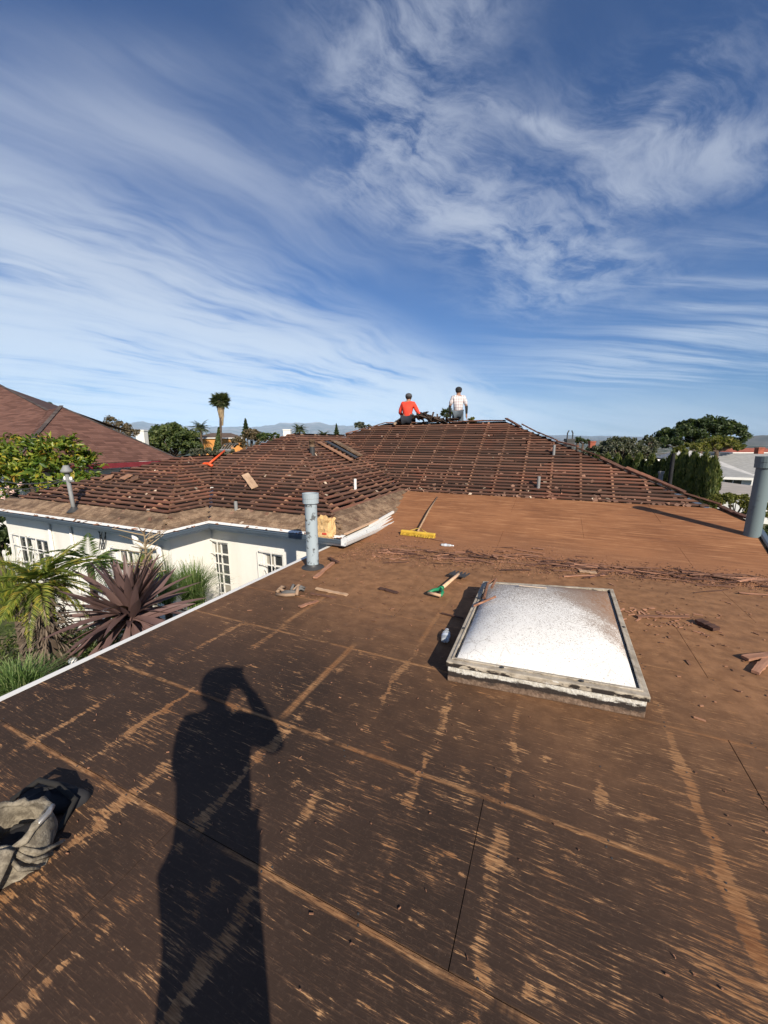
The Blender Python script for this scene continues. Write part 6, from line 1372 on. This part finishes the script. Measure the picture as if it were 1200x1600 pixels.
def small_house(name, label, px0, px1, py_eave, py_top, py_bot, D, wallm, roofm, hip=0.35, windows=((0.3, 0.5),), depth=8.0, rz=0.0, soff=0.35):
    a, b = atd(px0, py_eave, D), atd(px1, py_eave, D); ze = (a.z + b.z) / 2; W_ = (b - a).xy.length; zr = atd((px0 + px1) / 2, py_top, D).z; zb = min(gz((a.x + b.x) / 2, (a.y + b.y) / 2), atd(px0, py_bot, D).z) - 0.3
    c = (a + b) / 2; ang = math.atan2((b - a).y, (b - a).x) + rz; root = empty(name, (c.x, c.y, zb), label, 'house', rz=ang)
    M = Matrix.Translation((c.x, c.y, zb)) @ Matrix.Rotation(ang, 4, 'Z'); hh = ze - zb
    def L(nm, mb, mt, par=root):
        o = link_local(nm, mb.mesh(nm, mt), par); bm = bmesh.new(); bm.from_mesh(o.data); bmesh.ops.recalc_face_normals(bm, faces=bm.faces); bm.to_mesh(o.data); bm.free(); return o
    L('wall', MB().box((0, depth / 2, hh / 2 - 0.02), (W_ - 2 * soff, depth - 2 * soff, hh)), wallm)
    hw = W_ / 2; rh = zr - ze; k = min(hip * W_, hw * 0.98); y1 = depth / 2
    mb = MB(); mb.add([(-hw, 0, hh), (hw, 0, hh), (hw, depth, hh), (-hw, depth, hh), (-hw + k, y1, hh + rh), (hw - k, y1, hh + rh)], [(0, 1, 5, 4), (2, 3, 4, 5), (1, 2, 5), (3, 0, 4), (0, 3, 2, 1)])
    L('roof', mb, roofm)
    fa = MB(); fa.box((0, -0.02, hh - 0.06), (W_ + 0.04, 0.05, 0.16)); fa.box((hw + 0.02, depth / 2, hh - 0.06), (0.05, depth, 0.16)); fa.box((-hw - 0.02, depth / 2, hh - 0.06), (0.05, depth, 0.16)); L('fascia', fa, M_WHITE)
    for u, v_ in windows:
        x = (u - 0.5) * (W_ - 2 * soff); z = hh * v_ if v_ < 1 else hh - v_; wdw = L('window', MB().box((x, soff - 0.02, z), (1.0, 0.06, 0.9)), M_WHITE)
        for s2 in (-1, 1): L('pane', MB().box((x + s2 * 0.23, soff - 0.055, z), (0.40, 0.02, 0.74)), M_GLASS, wdw)
    return root, M, hh, W_
M_GROOF = m_plain('pale_grey_roof', (0.46, 0.45, 0.43), 0.95, 0.1, 2); M_GROOF2 = m_plain('grey_shingle_roof', (0.30, 0.30, 0.29), 0.95, 0.12, 2)
M_OWALL = m_plain('orange_stucco', (0.52, 0.23, 0.06), 0.9, 0.08, 1); M_BROOF = m_plain('brown_tile_roof', (0.10, 0.07, 0.055), 0.95, 0.25, 2); M_RROOF = m_plain('red_tile_roof', (0.33, 0.095, 0.055), 0.9, 0.25, 2); M_WWALL = m_plain('white_house_wall', (0.62, 0.62, 0.60), 0.9, 0.05, 1)
M_TROOF = m_plain('tan_flat_roof', (0.36, 0.32, 0.28), 0.95, 0.12, 1.5)
small_house('orange_house', 'orange stucco house with brown tiled roof behind the tall palm', 304, 378, 684, 676, 705, 74, M_OWALL, M_BROOF, 0.3, ((0.15, 0.72), (0.55, 0.72), (0.85, 0.72)), 8, 0.25)
small_house('white_house', 'white house with pale grey hip roof beyond the cypress row', 1030, 1165, 742, 707, 768, 31, M_WWALL, M_GROOF, 0.40, ((0.80, 0.86),), 13, -0.45)
small_house('grey_roof_house', 'long house with wide grey shingle roof behind the pale roofed one', 1128, 1330, 742, 713, 768, 40, M_WWALL, M_GROOF2, 0.12, (), 16, -0.2)
small_house('low_extension', 'low white extension with a dark paired window and grey roof', 1108, 1179, 746, 732, 772, 25, M_WWALL, M_GROOF2, 0.42, ((0.58, 0.86),), 6, -0.45)
def carport():
    a, b = atd(1112, 778, 15.5), atd(1300, 782, 15.5); z = atd(1150, 776, 15.5).z; e = (b - a); e.z = 0; L = e.length; e.normalize(); s_ = Vector((-e.y, e.x, 0)); g = gz(a.x, a.y); root = empty('carport', (a.x, a.y, g), 'low carport with flat tan roof and pale posts above the clipped hedge', 'carport')
    rot = Matrix((e, s_, Vector((0, 0, 1)))).transposed(); c = a + e * (L / 2) + s_ * 2.6; c.z = z
    MB().box(c, (L, 5.2, 0.10), rot).build('roof', M_TROOF, root); f = a + e * (L / 2) - s_ * 0.02; f.z = z - 0.08; MB().box(f, (L + 0.04, 0.04, 0.22), rot).build('fascia', M_GALV, root)
    for t in (0.03, 0.35, 0.7):
        p = a + e * (L * t) + s_ * 0.3; MB().box((p.x, p.y, (z + g) / 2 - 0.06), (0.1, 0.1, z - g - 0.12)).build('post', M_WHITE, root)
carport()
small_house('brown_roof_house', 'small house with dull brown roof between the cypresses and the pale roof', 1005, 1048, 718, 711, 735, 34, M_WWALL, M_BROOF, 0.4, (), 8, 0.1)
small_house('red_roof_house', 'house with red tiled roof far beyond the white houses', 1145, 1260, 707, 701, 720, 62, M_WWALL, M_RROOF, 0.2, (), 10, 0.0)
def chimney(px, py0, py1, wpx, D, mt, label, pots=0):
    a, b = atd(px, py0, D), atd(px, py1, D); g = gz(a.x, a.y); wv = wpx / F_PX * D; root = empty('chimney', (a.x, a.y, g), label, 'chimney', rz=YAW)
    link_local('shaft', MB().box((0, 0, (a.z - g) / 2), (wv, wv * 0.8, a.z - g)).mesh('shaft', mt), root); link_local('cap', MB().box((0, 0, a.z - g + 0.03), (wv * 1.12, wv * 0.92, 0.12)).mesh('cap', mt), root)
    for k in range(pots):
        x = (k - (pots - 1) / 2) * wv * 0.7; link_local('pot', MB().tube([(x, 0, a.z - g + 0.08), (x, 0, a.z - g + 0.4), (x * 0.5, 0, a.z - g + 0.55)], wv * 0.08, 8).mesh('pot', M_DARKM), root)
chimney(221, 673, 690, 13, 39, M_WHITE, 'plain white chimney beside the dense round tree'); chimney(449, 672, 690, 11, 46, M_WHITE, 'low white chimney just over the wing ridge')
chimney(890, 688, 700, 12, 22, M_DARKM, 'dark chimney with two curved pots beyond the right hip', 2); chimney(925, 691, 705, 8, 34, M_RROOF, 'red brick chimney beyond the right hip'); chimney(1187, 700, 715, 9, 58, M_RROOF, 'red brick chimney on the far red tiled roof')
# scattered town houses on the plain to the right
rg = np.random.default_rng(90)
WM = [MB().box((0, 0, 0.35), (1, 1, 0.7)).mesh('wall', m) for m in (M_WWALL, M_TROOF, M_STUCCO)]
rm = MB(); rm.add([(-.55, -.55, .7), (.55, -.55, .7), (.55, .55, .7), (-.55, .55, .7), (-.25, 0, 1.0), (.25, 0, 1.0)], [(0, 1, 5, 4), (2, 3, 4, 5), (1, 2, 5), (3, 0, 4)])
RM = [rm.mesh('roof', m) for m in (M_RROOF, M_BROOF, M_GROOF2)]
for k in range(70):
    px = rg.uniform(1155, 1230) if k < 45 else rg.uniform(880, 1000); dd = 160 * (1 + 9 * rg.random() ** 1.6); d = ray(px, 690); d.z = 0; d.normalize(); p = d * dd; g = gz(p.x, p.y)
    root = empty('town_house', (p.x, p.y, g), 'tiny far house in the hazy town below the hill', 'house', 'far town houses', rz=rg.uniform(0, 3)); sc = rg.uniform(9, 16)
    for lib, nm in ((WM, 'wall'), (RM, 'roof')): o = link_local(nm, lib[rg.integers(3)], root); o.scale = (sc, sc * 0.7, rg.uniform(5.0, 9.0) if nm == 'wall' else 7.0)
n = 5000; px = np.where(rg.random(n) < .65, rg.uniform(1140, 1260, n), rg.uniform(150, 1140, n)); dist = 120 * (1 + 14 * rg.random(n) ** 1.7); az = np.array([math.atan2(ray(q, 690).x, ray(q, 690).y) for q in px]); x = dist * np.sin(az); y = dist * np.cos(az)
z = np.array([gz(a, b) for a, b in zip(x, y)]); k_ = 14; c = np.repeat(np.stack([x, y, z + 4], 1), k_, 0) + rng.normal(0, 1, (n * k_, 3)) * np.array([3.2, 3.2, 2.6]); 
tag(link('far_woods', leaves_mesh('far_woods', c, rdir(n * k_), rdir(n * k_) + np.array([0, 0, 1]), rng.uniform(1.6, 3.2, n * k_), rng.uniform(1.2, 2.2, n * k_), M_LDARK)), 'far tree mass covering the slopes and town below the hill', 'trees', kind='stuff')
